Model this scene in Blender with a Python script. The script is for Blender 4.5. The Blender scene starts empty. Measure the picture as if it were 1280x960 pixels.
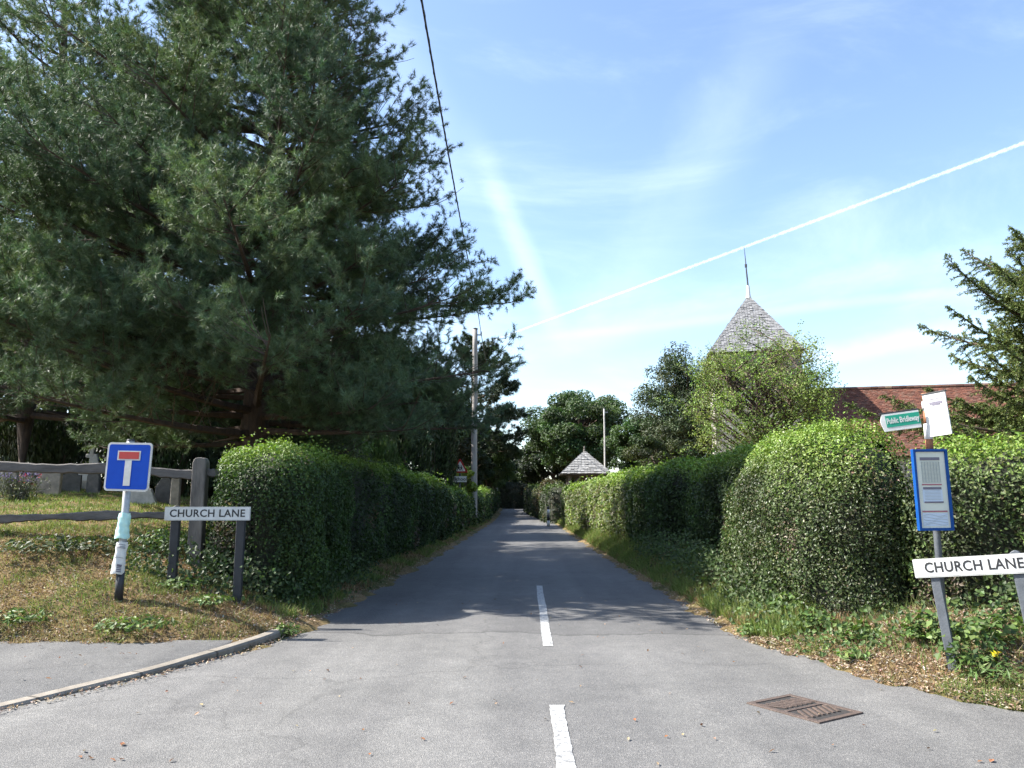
import bpy, bmesh, math
import numpy as np
from mathutils import Vector, Matrix, Euler

rng = np.random.default_rng(11)
scene = bpy.context.scene
COL = scene.collection
PI = math.pi

# ------------------------------------------------------------------ camera
F = 957.0 / 1280.0
EYE = 1.5
PITCH = math.atan(150 / 957)
YAW = math.atan(15 / 957)
cam_d = bpy.data.cameras.new('camera')
cam_d.sensor_width = 36.0
cam_d.lens = 36.0 * F
cam_d.clip_start = 0.05
cam_d.clip_end = 60000
cam = bpy.data.objects.new('camera', cam_d)
COL.objects.link(cam)
cam.location = (0, 0, EYE)
cam.rotation_euler = (PI / 2 + PITCH, 0, YAW)
scene.camera = cam
_R = Euler((PI / 2 + PITCH, 0, YAW)).to_matrix()


def ray(u, v):
    return _R @ Vector(((u - 640) / 957, (480 - v) / 957, -1))


def at(u, v, D):
    d = ray(u, v)
    t = D / d.y
    return Vector((d.x * t, D, EYE + d.z * t))


def onz(u, v, z=0.0):
    d = ray(u, v); t = (z - EYE) / d.z
    return (d.x * t, d.y * t)


# ------------------------------------------------------------------ terrain
def rise(y):
    y = np.asarray(y, float)
    q = np.clip(y - 18, 0, None)
    return 0.011 * q * q / (q + 6) * (y < 160) + 0.0112 * 142 * 142 / 148 * (y >= 160)


def bend(y):
    q = np.clip(np.asarray(y, float) - 48, 0, None)
    return -0.0003 * q * q


def xl(y):
    y = np.asarray(y, float)
    return np.interp(y, [-50, 10, 53, 200], [-2.75, -2.75, -2.2, -2.1]) + bend(y)


def xr(y):
    y = np.asarray(y, float)
    q = np.clip(9.0 - y, 0, 16)
    return np.interp(y, [-50, 10, 53, 200], [2.52, 2.52, 1.95, 1.9]) + 0.04 * q * q + 0.25 * q + bend(y)


def smin(a, b, k):
    h = np.clip(0.5 + 0.5 * (b - a) / k, 0, 1)
    return b * (1 - h) + a * h - k * h * (1 - h)


def wob(x, y, f, s):
    return (np.sin(x * f + s) * np.cos(y * f * 1.13 + s * 2.1) + 0.6 * np.sin(x * f * 2.3 - y * f * 1.9 + s * 3.3)
            + 0.35 * np.sin(x * f * 4.7 + y * f * 4.1 + s))


def dist_l(x, y):
    return smin(xl(y) - x, y - 8.0 - 0.08 * np.sin(x * 1.3), 0.8)


def dist_r(x, y):
    q = np.clip(9.0 - y, 0, 16)
    sl = np.where(q > 0, 0.08 * q + 0.25, 0.0)
    return (x - xr(y)) / np.sqrt(1 + sl * sl)


LB = ([-3, -0.25, 0, 0.5, 1, 2, 2.6, 4, 6, 10, 14, 30, 60, 150], [-.06, -.05, .05, .2, .42, .8, 1.06, 1.3, 1.52, 1.82, 2.15, 2.9, 3.3, 3.5])
RB = ([-3, -0.25, 0, 0.4, 1.1, 2, 4, 10, 30, 150], [-.06, -.05, .03, .13, .34, .52, .85, 1.1, 1.5, 1.8])


def H(x, y):
    x = np.asarray(x, float); y = np.asarray(y, float)
    dl = dist_l(x, y); dr = dist_r(x, y)
    e = 0.10 * wob(x, y, 2.1, 1.0) + 0.05 * wob(x, y, 7.3, 2.0)
    zl = np.interp(dl + e * np.clip(1.2 - np.abs(dl), 0.15, 1), *LB)
    zr = np.interp(dr + e * np.clip(1.2 - np.abs(dr), 0.15, 1), *RB)
    zr = zr + .28 * np.clip((y - 10) / 5, 0, 1) * np.clip((dr - .1) / 1.0, 0, 1)
    z = np.where(dl > dr, zl, zr)
    amp = np.clip(np.maximum(dl, dr), 0, 1)
    return z + rise(y) + amp * (0.03 * wob(x, y, 1.7, 4) + 0.015 * wob(x, y, 6.1, 5))


def hit(u, v, d0=5, d1=120):
    d = ray(u, v)
    for D in np.arange(d0, d1, 0.05):
        t = D / d.y
        x, z = d.x * t, EYE + d.z * t
        if z <= float(H(x, D)):
            return Vector((x, D, float(H(x, D))))
    return at(u, v, 30)


# ------------------------------------------------------------------ mesh accumulators
class Acc:
    def __init__(s):
        s.v = []; s.f = []; s.c = []; s.m = []; s.n = 0

    def add(s, V, Fc, col=(1, 1, 1), mi=0):
        V = np.asarray(V, float).reshape(-1, 3); Fc = np.asarray(Fc, np.int64)
        if len(V) == 0 or len(Fc) == 0:
            return
        s.v.append(V); s.f.append(Fc + s.n)
        col = np.asarray(col, float)
        if col.ndim == 1:
            col = np.tile(col[:3], (len(Fc), 1))
        s.c.append(col[:, :3]); s.m.append(np.full(len(Fc), mi, np.int32))
        s.n += len(V)

    def mesh(s, name, mats, origin=(0, 0, 0), smooth=False):
        me = bpy.data.meshes.new(name)
        V = np.concatenate(s.v) - np.asarray(origin, float)
        loops = np.concatenate([f.ravel() for f in s.f]).astype(np.int32)
        tot = np.concatenate([np.full(len(f), f.shape[1], np.int32) for f in s.f])
        start = np.concatenate([[0], np.cumsum(tot)[:-1]]).astype(np.int32)
        me.vertices.add(len(V)); me.vertices.foreach_set('co', V.astype(np.float32).ravel())
        me.loops.add(len(loops)); me.loops.foreach_set('vertex_index', loops)
        me.polygons.add(len(tot)); me.polygons.foreach_set('loop_start', start)
        me.polygons.foreach_set('loop_total', tot)
        for m in (mats if isinstance(mats, (list, tuple)) else [mats]):
            me.materials.append(m)
        me.polygons.foreach_set('material_index', np.concatenate(s.m))
        me.update(calc_edges=True)
        a = me.attributes.new('tint', 'FLOAT_COLOR', 'FACE')
        C = np.concatenate(s.c)
        a.data.foreach_set('color', np.c_[C, np.ones(len(C))].astype(np.float32).ravel())
        me.polygons.foreach_set('use_smooth', np.full(len(tot), smooth))
        me.validate()
        return me

    # -- primitives
    def bm(s, bm, M=None, col=(1, 1, 1), mi=0):
        bm.verts.ensure_lookup_table()
        V = np.array([v.co[:] for v in bm.verts])
        if M is not None:
            A = np.array(M)
            V = V @ A[:3, :3].T + A[:3, 3]
        by = {}
        for f in bm.faces:
            by.setdefault(len(f.verts), []).append([v.index for v in f.verts])
        base = s.n
        first = True
        for k, fs in by.items():
            if first:
                s.add(V, fs, col, mi); first = False
            else:
                s.f.append(np.asarray(fs, np.int64) + base); s.c.append(np.tile(np.asarray(col, float)[:3], (len(fs), 1)))
                s.m.append(np.full(len(fs), mi, np.int32))
        bm.free()

    def box(s, c, size, M=None, bev=0.0, col=(1, 1, 1), mi=0, seg=2):
        b = bmesh.new()
        bmesh.ops.create_cube(b, size=1)
        bmesh.ops.scale(b, vec=size, verts=b.verts)
        if bev > 0:
            bmesh.ops.bevel(b, geom=b.edges[:], offset=bev, segments=seg, affect='EDGES', profile=0.5)
        bmesh.ops.translate(b, vec=c, verts=b.verts)
        s.bm(b, M, col, mi)

    def prism(s, pts, y0, y1, M=None, col=(1, 1, 1), mi=0, bev=0.0):
        """2-D outline (x,z) extruded along local y from y0 to y1."""
        b = bmesh.new()
        vs = [b.verts.new((p[0], y0, p[1])) for p in pts]
        f = b.faces.new(vs)
        r = bmesh.ops.extrude_face_region(b, geom=[f])
        bmesh.ops.translate(b, vec=(0, y1 - y0, 0), verts=[g for g in r['geom'] if isinstance(g, bmesh.types.BMVert)])
        bmesh.ops.recalc_face_normals(b, faces=b.faces[:])
        if bev > 0:
            bmesh.ops.bevel(b, geom=b.edges[:], offset=bev, segments=1, affect='EDGES')
        b.verts.index_update()
        s.bm(b, M, col, mi)

    def tube(s, P, R, k=6, col=(1, 1, 1), mi=0, caps=True):
        P = np.asarray(P, float); n = len(P)
        R = np.broadcast_to(np.asarray(R, float), (n,))
        T = np.gradient(P, axis=0); T /= np.linalg.norm(T, axis=1)[:, None] + 1e-9
        ref = np.where(np.abs(T[:, 2:3]) > 0.9, [[1.0, 0, 0]], [[0, 0, 1.0]])
        A = np.cross(T, ref); A /= np.linalg.norm(A, axis=1)[:, None] + 1e-9
        B = np.cross(T, A)
        a = np.linspace(0, 2 * PI, k, endpoint=False)
        V = P[:, None] + R[:, None, None] * (np.cos(a)[None, :, None] * A[:, None] + np.sin(a)[None, :, None] * B[:, None])
        V = V.reshape(-1, 3)
        i = np.arange(n - 1)[:, None] * k; j = np.arange(k)[None]
        q = np.stack([i + j, i + (j + 1) % k, i + k + (j + 1) % k, i + k + j], -1).reshape(-1, 4)
        if caps:
            base = s.n
            s.add(V, q, col, mi)
            for st, rev in ((0, True), ((n - 1) * k, False)):
                idx = np.arange(k) + st
                s.f.append((idx[::-1] if rev else idx)[None] + base)
                s.c.append(np.asarray(col, float)[None, :3]); s.m.append(np.full(1, mi, np.int32))
        else:
            s.add(V, q, col, mi)


def unit(a):
    return a / (np.linalg.norm(a, axis=-1, keepdims=True) + 1e-9)


def rot_z(loc, a, tilt=0.0, roll=0.0):
    return Matrix.Translation(loc) @ Matrix.Rotation(a, 4, 'Z') @ Matrix.Rotation(tilt, 4, 'X') @ Matrix.Rotation(roll, 4, 'Y')


def link(name, me, parent=None, loc=None):
    o = bpy.data.objects.new(name, me)
    COL.objects.link(o)
    if parent is not None:
        o.parent = parent
    if loc is not None:
        o.location = loc
    return o


def tag(o, label=None, cat=None, group=None, kind=None):
    if label: o['label'] = label
    if cat: o['category'] = cat
    if group: o['group'] = group
    if kind: o['kind'] = kind
    return o


def thing(name, loc, label, cat, group=None):
    o = bpy.data.objects.new(name, None)
    COL.objects.link(o)
    o.location = loc
    o.empty_display_size = 0.2
    return tag(o, label, cat, group)


def part(name, acc, mat, parent, smooth=False, root=None):
    """mesh given in world coordinates, parented under `parent` (whose chain has only translations)"""
    org = Vector((0, 0, 0)); p = parent
    while p is not None:
        org += p.location; p = p.parent
    return link(name, acc.mesh(name, mat, org, smooth), parent)


def solo(name, acc, mat, loc, label, cat, group=None, smooth=False):
    o = link(name, acc.mesh(name, mat, loc, smooth), None, loc)
    return tag(o, label, cat, group)


def text_acc(txt, size, M, thick=0.002, spacing=1.0, align='CENTER', col=(1, 1, 1), bold=0.0, sx=1.0):
    cu = bpy.data.curves.new('txt', 'FONT')
    cu.body = txt; cu.size = size; cu.align_x = align; cu.align_y = 'CENTER'
    cu.extrude = thick / 2; cu.space_character = spacing; cu.offset = bold; cu.resolution_u = 3
    o = bpy.data.objects.new('txt', cu); COL.objects.link(o)
    dg = bpy.context.evaluated_depsgraph_get(); dg.update()
    me = bpy.data.meshes.new_from_object(o.evaluated_get(dg))
    bpy.data.objects.remove(o); bpy.data.curves.remove(cu)
    b = bmesh.new(); b.from_mesh(me); bpy.data.meshes.remove(me)
    # text lies in XY; stand it up: x->x, y->z, facing -y
    bmesh.ops.transform(b, matrix=Matrix.Rotation(PI / 2, 4, 'X') @ Matrix.Diagonal((sx, 1, 1, 1)), verts=b.verts)
    b.verts.index_update()
    a = Acc(); a.bm(b, M, col)
    return a


# ------------------------------------------------------------------ materials
def nmat(name):
    m = bpy.data.materials.new(name); m.use_nodes = True
    nt = m.node_tree; nt.nodes.clear()
    out = nt.nodes.new('ShaderNodeOutputMaterial')
    return m, nt, out


def N(nt, t, **kw):
    n = nt.nodes.new(t)
    for k, v in kw.items():
        if k in n.inputs:
            n.inputs[k].default_value = v
        else:
            setattr(n, k, v)
    return n


def c4(c):
    return (c[0], c[1], c[2], 1)


def ramp(nt, fac, stops):
    r = nt.nodes.new('ShaderNodeValToRGB')
    el = r.color_ramp.elements
    while len(el) < len(stops): el.new(0.5)
    for e, (p, c) in zip(el, stops):
        e.position = p; e.color = c4(c)
    nt.links.new(fac, r.inputs[0])
    return r.outputs[0]


def noise_fac(nt, scale, detail=5, rough=0.6, vec=None, coord='Object', dist=0.0):
    n = N(nt, 'ShaderNodeTexNoise', Scale=scale, Detail=detail, Roughness=rough, Distortion=dist)
    if vec is None:
        tc = nt.nodes.new('ShaderNodeTexCoord'); vec = tc.outputs[coord]
    nt.links.new(vec, n.inputs['Vector'])
    return n.outputs['Fac']


def plain(name, c1, c2=None, scale=6, rough=0.7, bump=0.0, bscale=40, metal=0.0, stretch=None, spec=0.5):
    m, nt, out = nmat(name)
    p = N(nt, 'ShaderNodeBsdfPrincipled', Roughness=rough, Metallic=metal)
    p.inputs['Specular IOR Level'].default_value = spec
    vec = None
    if stretch:
        tc = nt.nodes.new('ShaderNodeTexCoord'); mp = nt.nodes.new('ShaderNodeMapping')
        mp.inputs['Scale'].default_value = stretch
        nt.links.new(tc.outputs['Object'], mp.inputs[0]); vec = mp.outputs[0]
    if c2 is None:
        c2 = tuple(x * 0.8 for x in c1)
    f = noise_fac(nt, scale, 6, 0.65, vec)
    nt.links.new(ramp(nt, f, [(0.32, c2), (0.68, c1)]), p.inputs['Base Color'])
    if bump:
        b = N(nt, 'ShaderNodeBump', Strength=bump, Distance=0.02)
        nt.links.new(noise_fac(nt, bscale, 4, 0.6, vec), b.inputs['Height'])
        nt.links.new(b.outputs[0], p.inputs['Normal'])
    nt.links.new(p.outputs[0], out.inputs[0])
    return m


def tint_mat(name, rough=0.8, scale=8.0, lo=0.75, bump=0.0, bscale=60, spec=0.3):
    """colour comes from the per-piece tint, broken up with noise"""
    m, nt, out = nmat(name)
    p = N(nt, 'ShaderNodeBsdfPrincipled', Roughness=rough)
    p.inputs['Specular IOR Level'].default_value = spec
    a = N(nt, 'ShaderNodeAttribute', attribute_name='tint')
    f = noise_fac(nt, scale, 6, 0.7)
    mul = nt.nodes.new('ShaderNodeMix'); mul.data_type = 'RGBA'; mul.blend_type = 'MULTIPLY'
    mul.inputs[0].default_value = 1
    nt.links.new(a.outputs['Color'], mul.inputs[6])
    nt.links.new(ramp(nt, f, [(0.3, (lo, lo, lo)), (0.7, (1.1, 1.1, 1.1))]), mul.inputs[7])
    nt.links.new(mul.outputs[2], p.inputs['Base Color'])
    if bump:
        b = N(nt, 'ShaderNodeBump', Strength=bump, Distance=0.01)
        nt.links.new(noise_fac(nt, bscale, 4, 0.6), b.inputs['Height'])
        nt.links.new(b.outputs[0], p.inputs['Normal'])
    nt.links.new(p.outputs[0], out.inputs[0])
    return m


def leaf_mat(name, rough=0.5, trans=0.28, spec=0.4, tcol=(1.2, 1.35, 0.7)):
    m, nt, out = nmat(name)
    a = N(nt, 'ShaderNodeAttribute', attribute_name='tint')
    p = N(nt, 'ShaderNodeBsdfPrincipled', Roughness=rough)
    p.inputs['Specular IOR Level'].default_value = spec
    nt.links.new(a.outputs['Color'], p.inputs['Base Color'])
    t = nt.nodes.new('ShaderNodeBsdfTranslucent')
    mul = nt.nodes.new('ShaderNodeMix'); mul.data_type = 'RGBA'; mul.blend_type = 'MULTIPLY'
    mul.inputs[0].default_value = 1
    nt.links.new(a.outputs['Color'], mul.inputs[6]); mul.inputs[7].default_value = c4(tcol)
    nt.links.new(mul.outputs[2], t.inputs[0])
    mx = N(nt, 'ShaderNodeMixShader', Fac=trans)
    nt.links.new(p.outputs[0], mx.inputs[1]); nt.links.new(t.outputs[0], mx.inputs[2])
    nt.links.new(mx.outputs[0], out.inputs[0])
    return m


M = {}
M['leaf'] = leaf_mat('leaf', 0.55, 0.30)
M['gloss_leaf'] = leaf_mat('glossy_leaf', 0.44, 0.22, 0.38)
M['needle'] = leaf_mat('needle', 0.55, 0.15, 0.35, (1.1, 1.2, 0.7))
M['grass'] = leaf_mat('grass_blade', 0.6, 0.3, 0.25)
M['dry'] = leaf_mat('dry_leaf', 0.8, 0.15, 0.15, (1, 1, 1))
M['bark'] = plain('bark', (.12, .085, .06), (.05, .036, .027), 9, 0.9, 0.7, 25, stretch=(1, 1, .25))
M['pinebark'] = plain('pine_bark', (.10, .066, .048), (.035, .026, .021), 7, 0.9, 0.8, 18, stretch=(1, 1, .3))
M['twigs'] = plain('hedge_twigs', (.035, .038, .02), (.014, .016, .009), 14, 0.95, 0.8, 30)
M['oldwood'] = plain('weathered_wood', (.125, .112, .102), (.05, .045, .041), 10, 0.85, 0.6, 30, stretch=(.25, 1, 1))
M['oldpost'] = plain('weathered_post', (.185, .165, .142), (.08, .071, .062), 10, 0.85, 0.6, 30, stretch=(1, 1, .2))
M['pole'] = plain('pole_wood', (.31, .29, .27), (.17, .157, .145), 8, 0.85, 0.4, 30, stretch=(1, 1, .08))
M['steel'] = plain('galvanised_steel', (.42, .43, .44), (.30, .31, .32), 20, 0.5, 0.05, 60, 0.35)
M['greypaint'] = plain('grey_paint', (.095, .105, .12), (.06, .068, .08), 12, 0.6, 0.15, 60)
M['darkpaint'] = plain('dark_paint', (.03, .031, .035), (.02, .02, .023), 12, 0.6, 0.1, 60)
M['white'] = plain('white_sheet', (.66, .66, .65), (.50, .50, .475), 5, 0.5)
M['offwhite'] = plain('dull_white', (.52, .52, .50), (.38, .38, .36), 8, 0.5)
M['blue'] = plain('sign_blue', (.002, .052, .36), (.002, .044, .31), 7, 0.6, spec=0.12)
M['red'] = plain('sign_red', (.36, .012, .01), (.30, .01, .009), 12, 0.45)
M['black'] = plain('black_letter', (.012, .012, .014), (.02, .02, .022), 9, 0.5)
M['caseblue'] = plain('case_blue', (.005, .065, .26), (.004, .052, .21), 9, 0.55, spec=0.2)
M['green'] = plain('sign_green', (.006, .27, .17), (.006, .23, .15), 9, 0.45)
M['rust'] = plain('rusty_post', (.30, .13, .06), (.16, .06, .03), 14, 0.8, 0.3, 40)
M['paper'] = plain('paper', (.62, .64, .56), (.56, .58, .51), 5, 0.6)
M['bluepaper'] = plain('blue_paper', (.52, .60, .70), (.47, .55, .66), 5, 0.6)
M['ink'] = plain('grey_ink', (.16, .15, .19), (.12, .11, .15), 40, 0.6)
M['faintink'] = plain('faint_ink', (.36, .39, .38), (.30, .33, .33), 40, 0.6)
M['redink'] = plain('red_ink', (.38, .14, .16), (.30, .10, .13), 40, 0.6)
M['greenflyer'] = plain('green_flyer', (.50, .74, .66), (.38, .62, .56), 16, 0.22, spec=0.7)
M['iron'] = plain('cast_iron', (.125, .088, .07), (.07, .052, .044), 22, 0.65, 0.35, 60, 0.2)
M['darkiron'] = plain('dirty_iron', (.035, .03, .027), (.02, .018, .016), 22, 0.8, 0.3, 60)
M['stone'] = plain('grave_stone', (.34, .30, .25), (.17, .155, .13), 7, 0.9, 0.4, 30)
M['darkstone'] = plain('lichened_dark_stone', (.13, .12, .11), (.07, .066, .06), 7, 0.9, 0.4, 30)
M['palestone'] = plain('pale_stone', (.58, .56, .53), (.36, .35, .33), 7, 0.85, 0.3, 30)
M['kerb'] = tint_mat('kerb_stone', 0.9, 5, 0.62, 0.4, 50)
M['flint'] = plain('flint_wall', (.42, .39, .34), (.22, .205, .185), 4, 0.9, 0.7, 9)
M['boards'] = plain('tower_boards', (.33, .28, .22), (.19, .16, .125), 6, 0.9, 0.4, 20, stretch=(1, 1, .15))
M['shingle'] = tint_mat('wood_shingle', 0.85, 3, 0.82, 0.4, 40)
M['tile'] = tint_mat('clay_tile', 0.85, 1.4, 0.62, 0.4, 50)
M['gloom'] = plain('unlit_timber', (.05, .042, .035), (.03, .025, .02), 8, 0.9)
M['cable'] = plain('cable_rubber', (.02, .02, .022), (.015, .015, .016), 9, 0.6)
M['lead'] = plain('lead_white', (.72, .72, .70), (.58, .58, .57), 9, 0.5)
M['hub'] = plain('insulator', (.10, .085, .08), (.07, .06, .06), 9, 0.4)
M['petal'] = tint_mat('petal', 0.7, 30, 0.9)

def ramp_range(nt, val, lo, hi, stops):
    r = N(nt, 'ShaderNodeMapRange'); r.inputs['From Min'].default_value = lo; r.inputs['From Max'].default_value = hi
    nt.links.new(val, r.inputs['Value'])
    return ramp(nt, r.outputs[0], stops)


# asphalt
def asphalt(name, a, b, seed):
    m, nt, out = nmat(name)
    geo = nt.nodes.new('ShaderNodeNewGeometry')
    mp = nt.nodes.new('ShaderNodeMapping'); mp.inputs['Location'].default_value = (seed, seed * 2.3, 0)
    nt.links.new(geo.outputs['Position'], mp.inputs[0])
    v = mp.outputs[0]
    big = noise_fac(nt, 0.35, 5, 0.6, v)
    mid = noise_fac(nt, 3.2, 6, 0.7, v)
    vo = N(nt, 'ShaderNodeTexVoronoi', Scale=120.0); nt.links.new(v, vo.inputs['Vector'])
    sep = nt.nodes.new('ShaderNodeSeparateColor'); nt.links.new(vo.outputs['Color'], sep.inputs[0])
    base = ramp(nt, big, [(0.35, a), (0.65, b)])
    def mul(x, y):
        q = nt.nodes.new('ShaderNodeMix'); q.data_type = 'RGBA'; q.blend_type = 'MULTIPLY'; q.inputs[0].default_value = 1
        nt.links.new(x, q.inputs[6]); nt.links.new(y, q.inputs[7]); return q.outputs[2]
    c = mul(base, ramp(nt, mid, [(0.3, (.84, .84, .84)), (0.7, (1.12, 1.11, 1.1))]))
    c = mul(c, ramp(nt, sep.outputs[0], [(0.0, (.72, .72, .73)), (0.75, (1.03, 1.03, 1.03)), (1.0, (1.45, 1.43, 1.40))]))
    # long faint wheel tracks and tar joints running along the lane
    st = nt.nodes.new('ShaderNodeMapping'); st.inputs['Scale'].default_value = (1.3, 0.05, 1)
    nt.links.new(geo.outputs['Position'], st.inputs[0])
    tr = noise_fac(nt, 1.0, 3, 0.5, st.outputs[0])
    c = mul(c, ramp(nt, tr, [(0.35, (.82, .82, .83)), (0.65, (1.10, 1.10, 1.09))]))
    ck = N(nt, 'ShaderNodeTexVoronoi', Scale=0.22, feature='DISTANCE_TO_EDGE')
    dn = N(nt, 'ShaderNodeTexNoise', Scale=1.6, Detail=6.0)
    nt.links.new(v, dn.inputs['Vector'])
    va = nt.nodes.new('ShaderNodeVectorMath'); va.operation = 'MULTIPLY_ADD'
    va.inputs[1].default_value = (.9, .9, .9)
    nt.links.new(dn.outputs['Color'], va.inputs[0]); nt.links.new(v, va.inputs[2])
    nt.links.new(va.outputs[0], ck.inputs['Vector'])
    c = mul(c, ramp(nt, ck.outputs['Distance'], [(0.0, (.80, .80, .80)), (0.006, (1, 1, 1))]))
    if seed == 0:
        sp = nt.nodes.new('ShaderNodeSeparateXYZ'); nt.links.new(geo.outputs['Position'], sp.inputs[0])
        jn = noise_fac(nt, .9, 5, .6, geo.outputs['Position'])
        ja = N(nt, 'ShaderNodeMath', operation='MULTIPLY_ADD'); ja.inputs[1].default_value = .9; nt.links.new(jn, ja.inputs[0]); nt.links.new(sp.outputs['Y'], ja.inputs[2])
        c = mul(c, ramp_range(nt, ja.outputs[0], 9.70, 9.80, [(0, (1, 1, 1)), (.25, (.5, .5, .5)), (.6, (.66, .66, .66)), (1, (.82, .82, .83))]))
        # oil drips and worn patches
        od = noise_fac(nt, 1.1, 7, .72, v)
        c = mul(c, ramp(nt, od, [(.24, (.68, .68, .68)), (.36, (1, 1, 1)), (.68, (1, 1, 1)), (.76, (1.16, 1.15, 1.13))]))
    p = N(nt, 'ShaderNodeBsdfPrincipled', Roughness=0.78)
    p.inputs['Specular IOR Level'].default_value = 0.35
    nt.links.new(c, p.inputs['Base Color'])
    bp = N(nt, 'ShaderNodeBump', Strength=0.55, Distance=0.008)
    nt.links.new(vo.outputs['Distance'], bp.inputs['Height']); nt.links.new(bp.outputs[0], p.inputs['Normal'])
    nt.links.new(p.outputs[0], out.inputs[0])
    return m

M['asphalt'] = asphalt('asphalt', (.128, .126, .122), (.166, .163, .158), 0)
M['asphalt2'] = asphalt('pavement_asphalt', (.10, .10, .10), (.125, .123, .12), 7)

# soil and turf
def soil():
    m, nt, out = nmat('turf_and_soil')
    geo = nt.nodes.new('ShaderNodeNewGeometry'); v = geo.outputs['Position']
    n1 = noise_fac(nt, 0.9, 7, 0.65, v); n2 = noise_fac(nt, 9, 7, 0.75, v)
    c1 = ramp(nt, n1, [(0.36, (.055, .075, .025)), (0.46, (.15, .125, .06)), (0.62, (.23, .165, .095))])
    c2 = ramp(nt, n2, [(0.3, (.55, .52, .48)), (0.7, (1.3, 1.25, 1.15))])
    q = nt.nodes.new('ShaderNodeMix'); q.data_type = 'RGBA'; q.blend_type = 'MULTIPLY'; q.inputs[0].default_value = 1
    nt.links.new(c1, q.inputs[6]); nt.links.new(c2, q.inputs[7])
    p = N(nt, 'ShaderNodeBsdfPrincipled', Roughness=0.95); p.inputs['Specular IOR Level'].default_value = 0.1
    nt.links.new(q.outputs[2], p.inputs['Base Color'])
    bp = N(nt, 'ShaderNodeBump', Strength=0.9, Distance=0.03)
    nt.links.new(noise_fac(nt, 22, 6, 0.7, v), bp.inputs['Height']); nt.links.new(bp.outputs[0], p.inputs['Normal'])
    nt.links.new(p.outputs[0], out.inputs[0])
    return m

M['soil'] = soil()

# road paint
def paint():
    m, nt, out = nmat('worn_road_paint')
    geo = nt.nodes.new('ShaderNodeNewGeometry'); v = geo.outputs['Position']
    f = noise_fac(nt, 26, 6, 0.75, v)
    p = N(nt, 'ShaderNodeBsdfPrincipled', Roughness=0.7)
    nt.links.new(ramp(nt, f, [(0.41, (.15, .15, .15)), (0.53, (.38, .38, .37)), (0.78, (.55, .55, .535))]), p.inputs['Base Color'])
    nt.links.new(p.outputs[0], out.inputs[0])
    return m

M['paint'] = paint()

# ------------------------------------------------------------------ setting: ground, road, pavement, kerb
def grid(xs, ys, zf):
    X, Y = np.meshgrid(xs, ys)
    Z = zf(X, Y)
    V = np.stack([X, Y, Z], -1).reshape(-1, 3)
    nx = len(xs); ny = len(ys)
    i = np.arange(ny - 1)[:, None] * nx + np.arange(nx - 1)[None]
    q = np.stack([i, i + 1, i + nx + 1, i + nx], -1).reshape(-1, 4)
    return V, q


xs = np.unique(np.r_[-4000, -1500, -600, -300, -160, np.arange(-100, -30, 8), np.arange(-30, -14, 1.0), np.arange(-14, -7, .25), np.arange(-7, 8, 0.09), np.arange(8, 16, .4),
                     np.arange(16, 40, 2.0), np.arange(40, 100, 8), 160, 300, 600, 1500, 4000].round(4))
ys = np.unique(np.r_[-4000, -1000, -300, -100, -40, -20, np.arange(-10, 3, 1.0), np.arange(3, 14, .09), np.arange(14, 30, .3), np.arange(30, 70, 1.0), np.arange(70, 160, 5),
                     200, 300, 600, 1500, 4000].round(4))
a = Acc(); V, q = grid(xs, ys, H); a.add(V, q)
tag(link('ground', a.mesh('ground', M['soil'], smooth=True)), kind='structure')

# road sheet
ys2 = np.unique(np.r_[-30, -10, np.arange(-4, 14, .4), np.arange(14, 60, 2), np.arange(60, 180, 5)].round(3))
a = Acc()
W = 24
rows = []
for y in ys2:
    L = float(xl(y)) - 0.15 if y > 9.5 else float(np.interp(y, [7.6, 8.1, 8.7, 9.5], [-40, -9, -3.2, -2.9]))
    Rr = float(xr(y)) + 0.2
    rows.append(np.c_[np.linspace(L, Rr, W), np.full(W, y), np.full(W, float(rise(y)))])
V = np.concatenate(rows)
i = np.arange(len(ys2) - 1)[:, None] * W + np.arange(W - 1)[None]
a.add(V, np.stack([i, i + 1, i + W + 1, i + W], -1).reshape(-1, 4))
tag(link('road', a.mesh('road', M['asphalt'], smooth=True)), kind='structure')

# raised pavement at the left and its kerb
kp = np.array([(-12, 3.6), (-8, 4.45), (-5.6, 5.2)] + [onz(u, v, z) for u, v, z in ((-60, 897, .02), (0, 884, .022), (100, 860, .03), (180, 840, .042), (250, 820, .06), (300, 805, .08), (350, 788, .088), (366, 779, .08))])
def spline(P, n):
    P = np.asarray(P, float); t = np.r_[0, np.cumsum(np.linalg.norm(np.diff(P, axis=0), axis=1))]
    m = np.gradient(P, t, axis=0)
    T = np.linspace(0, t[-1], n); k = np.clip(np.searchsorted(t, T) - 1, 0, len(t) - 2)
    h = (t[k + 1] - t[k])[:, None]; s = ((T - t[k]) / (t[k + 1] - t[k]))[:, None]
    return ((2 * s**3 - 3 * s**2 + 1) * P[k] + (s**3 - 2 * s**2 + s) * h * m[k] + (-2 * s**3 + 3 * s**2) * P[k + 1] + (s**3 - s**2) * h * m[k + 1])
kc = spline(kp, 420)
tg = unit(np.gradient(kc, axis=0)); nn = np.c_[-tg[:, 1], tg[:, 0]]   # left normal (away from road)
kz = np.interp(kc[:, 1], [3, 5.8, 7.3, 8.2, 9.0, 9.6], [.018, .022, .048, .08, .088, .07])
a = Acc()
o0 = kc; o1 = kc + nn * 0.125
prof = [(o0 + nn * 0.004, -.05), (o0, kz - .018), (o0 + nn * .018, kz), (o1, kz), (o1, -.05)]
VV = np.stack([np.c_[p, np.full(len(kc), z) if np.isscalar(z) else z] for p, z in prof], 1)
n = len(kc); k = 5
tint = []
i = np.arange(n - 1)[:, None] * k; j = np.arange(k - 1)[None]
ln = np.r_[0, np.cumsum(np.linalg.norm(np.diff(kc, axis=0), axis=1))]
ks = (ln[:-1] + .3) / .915
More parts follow.
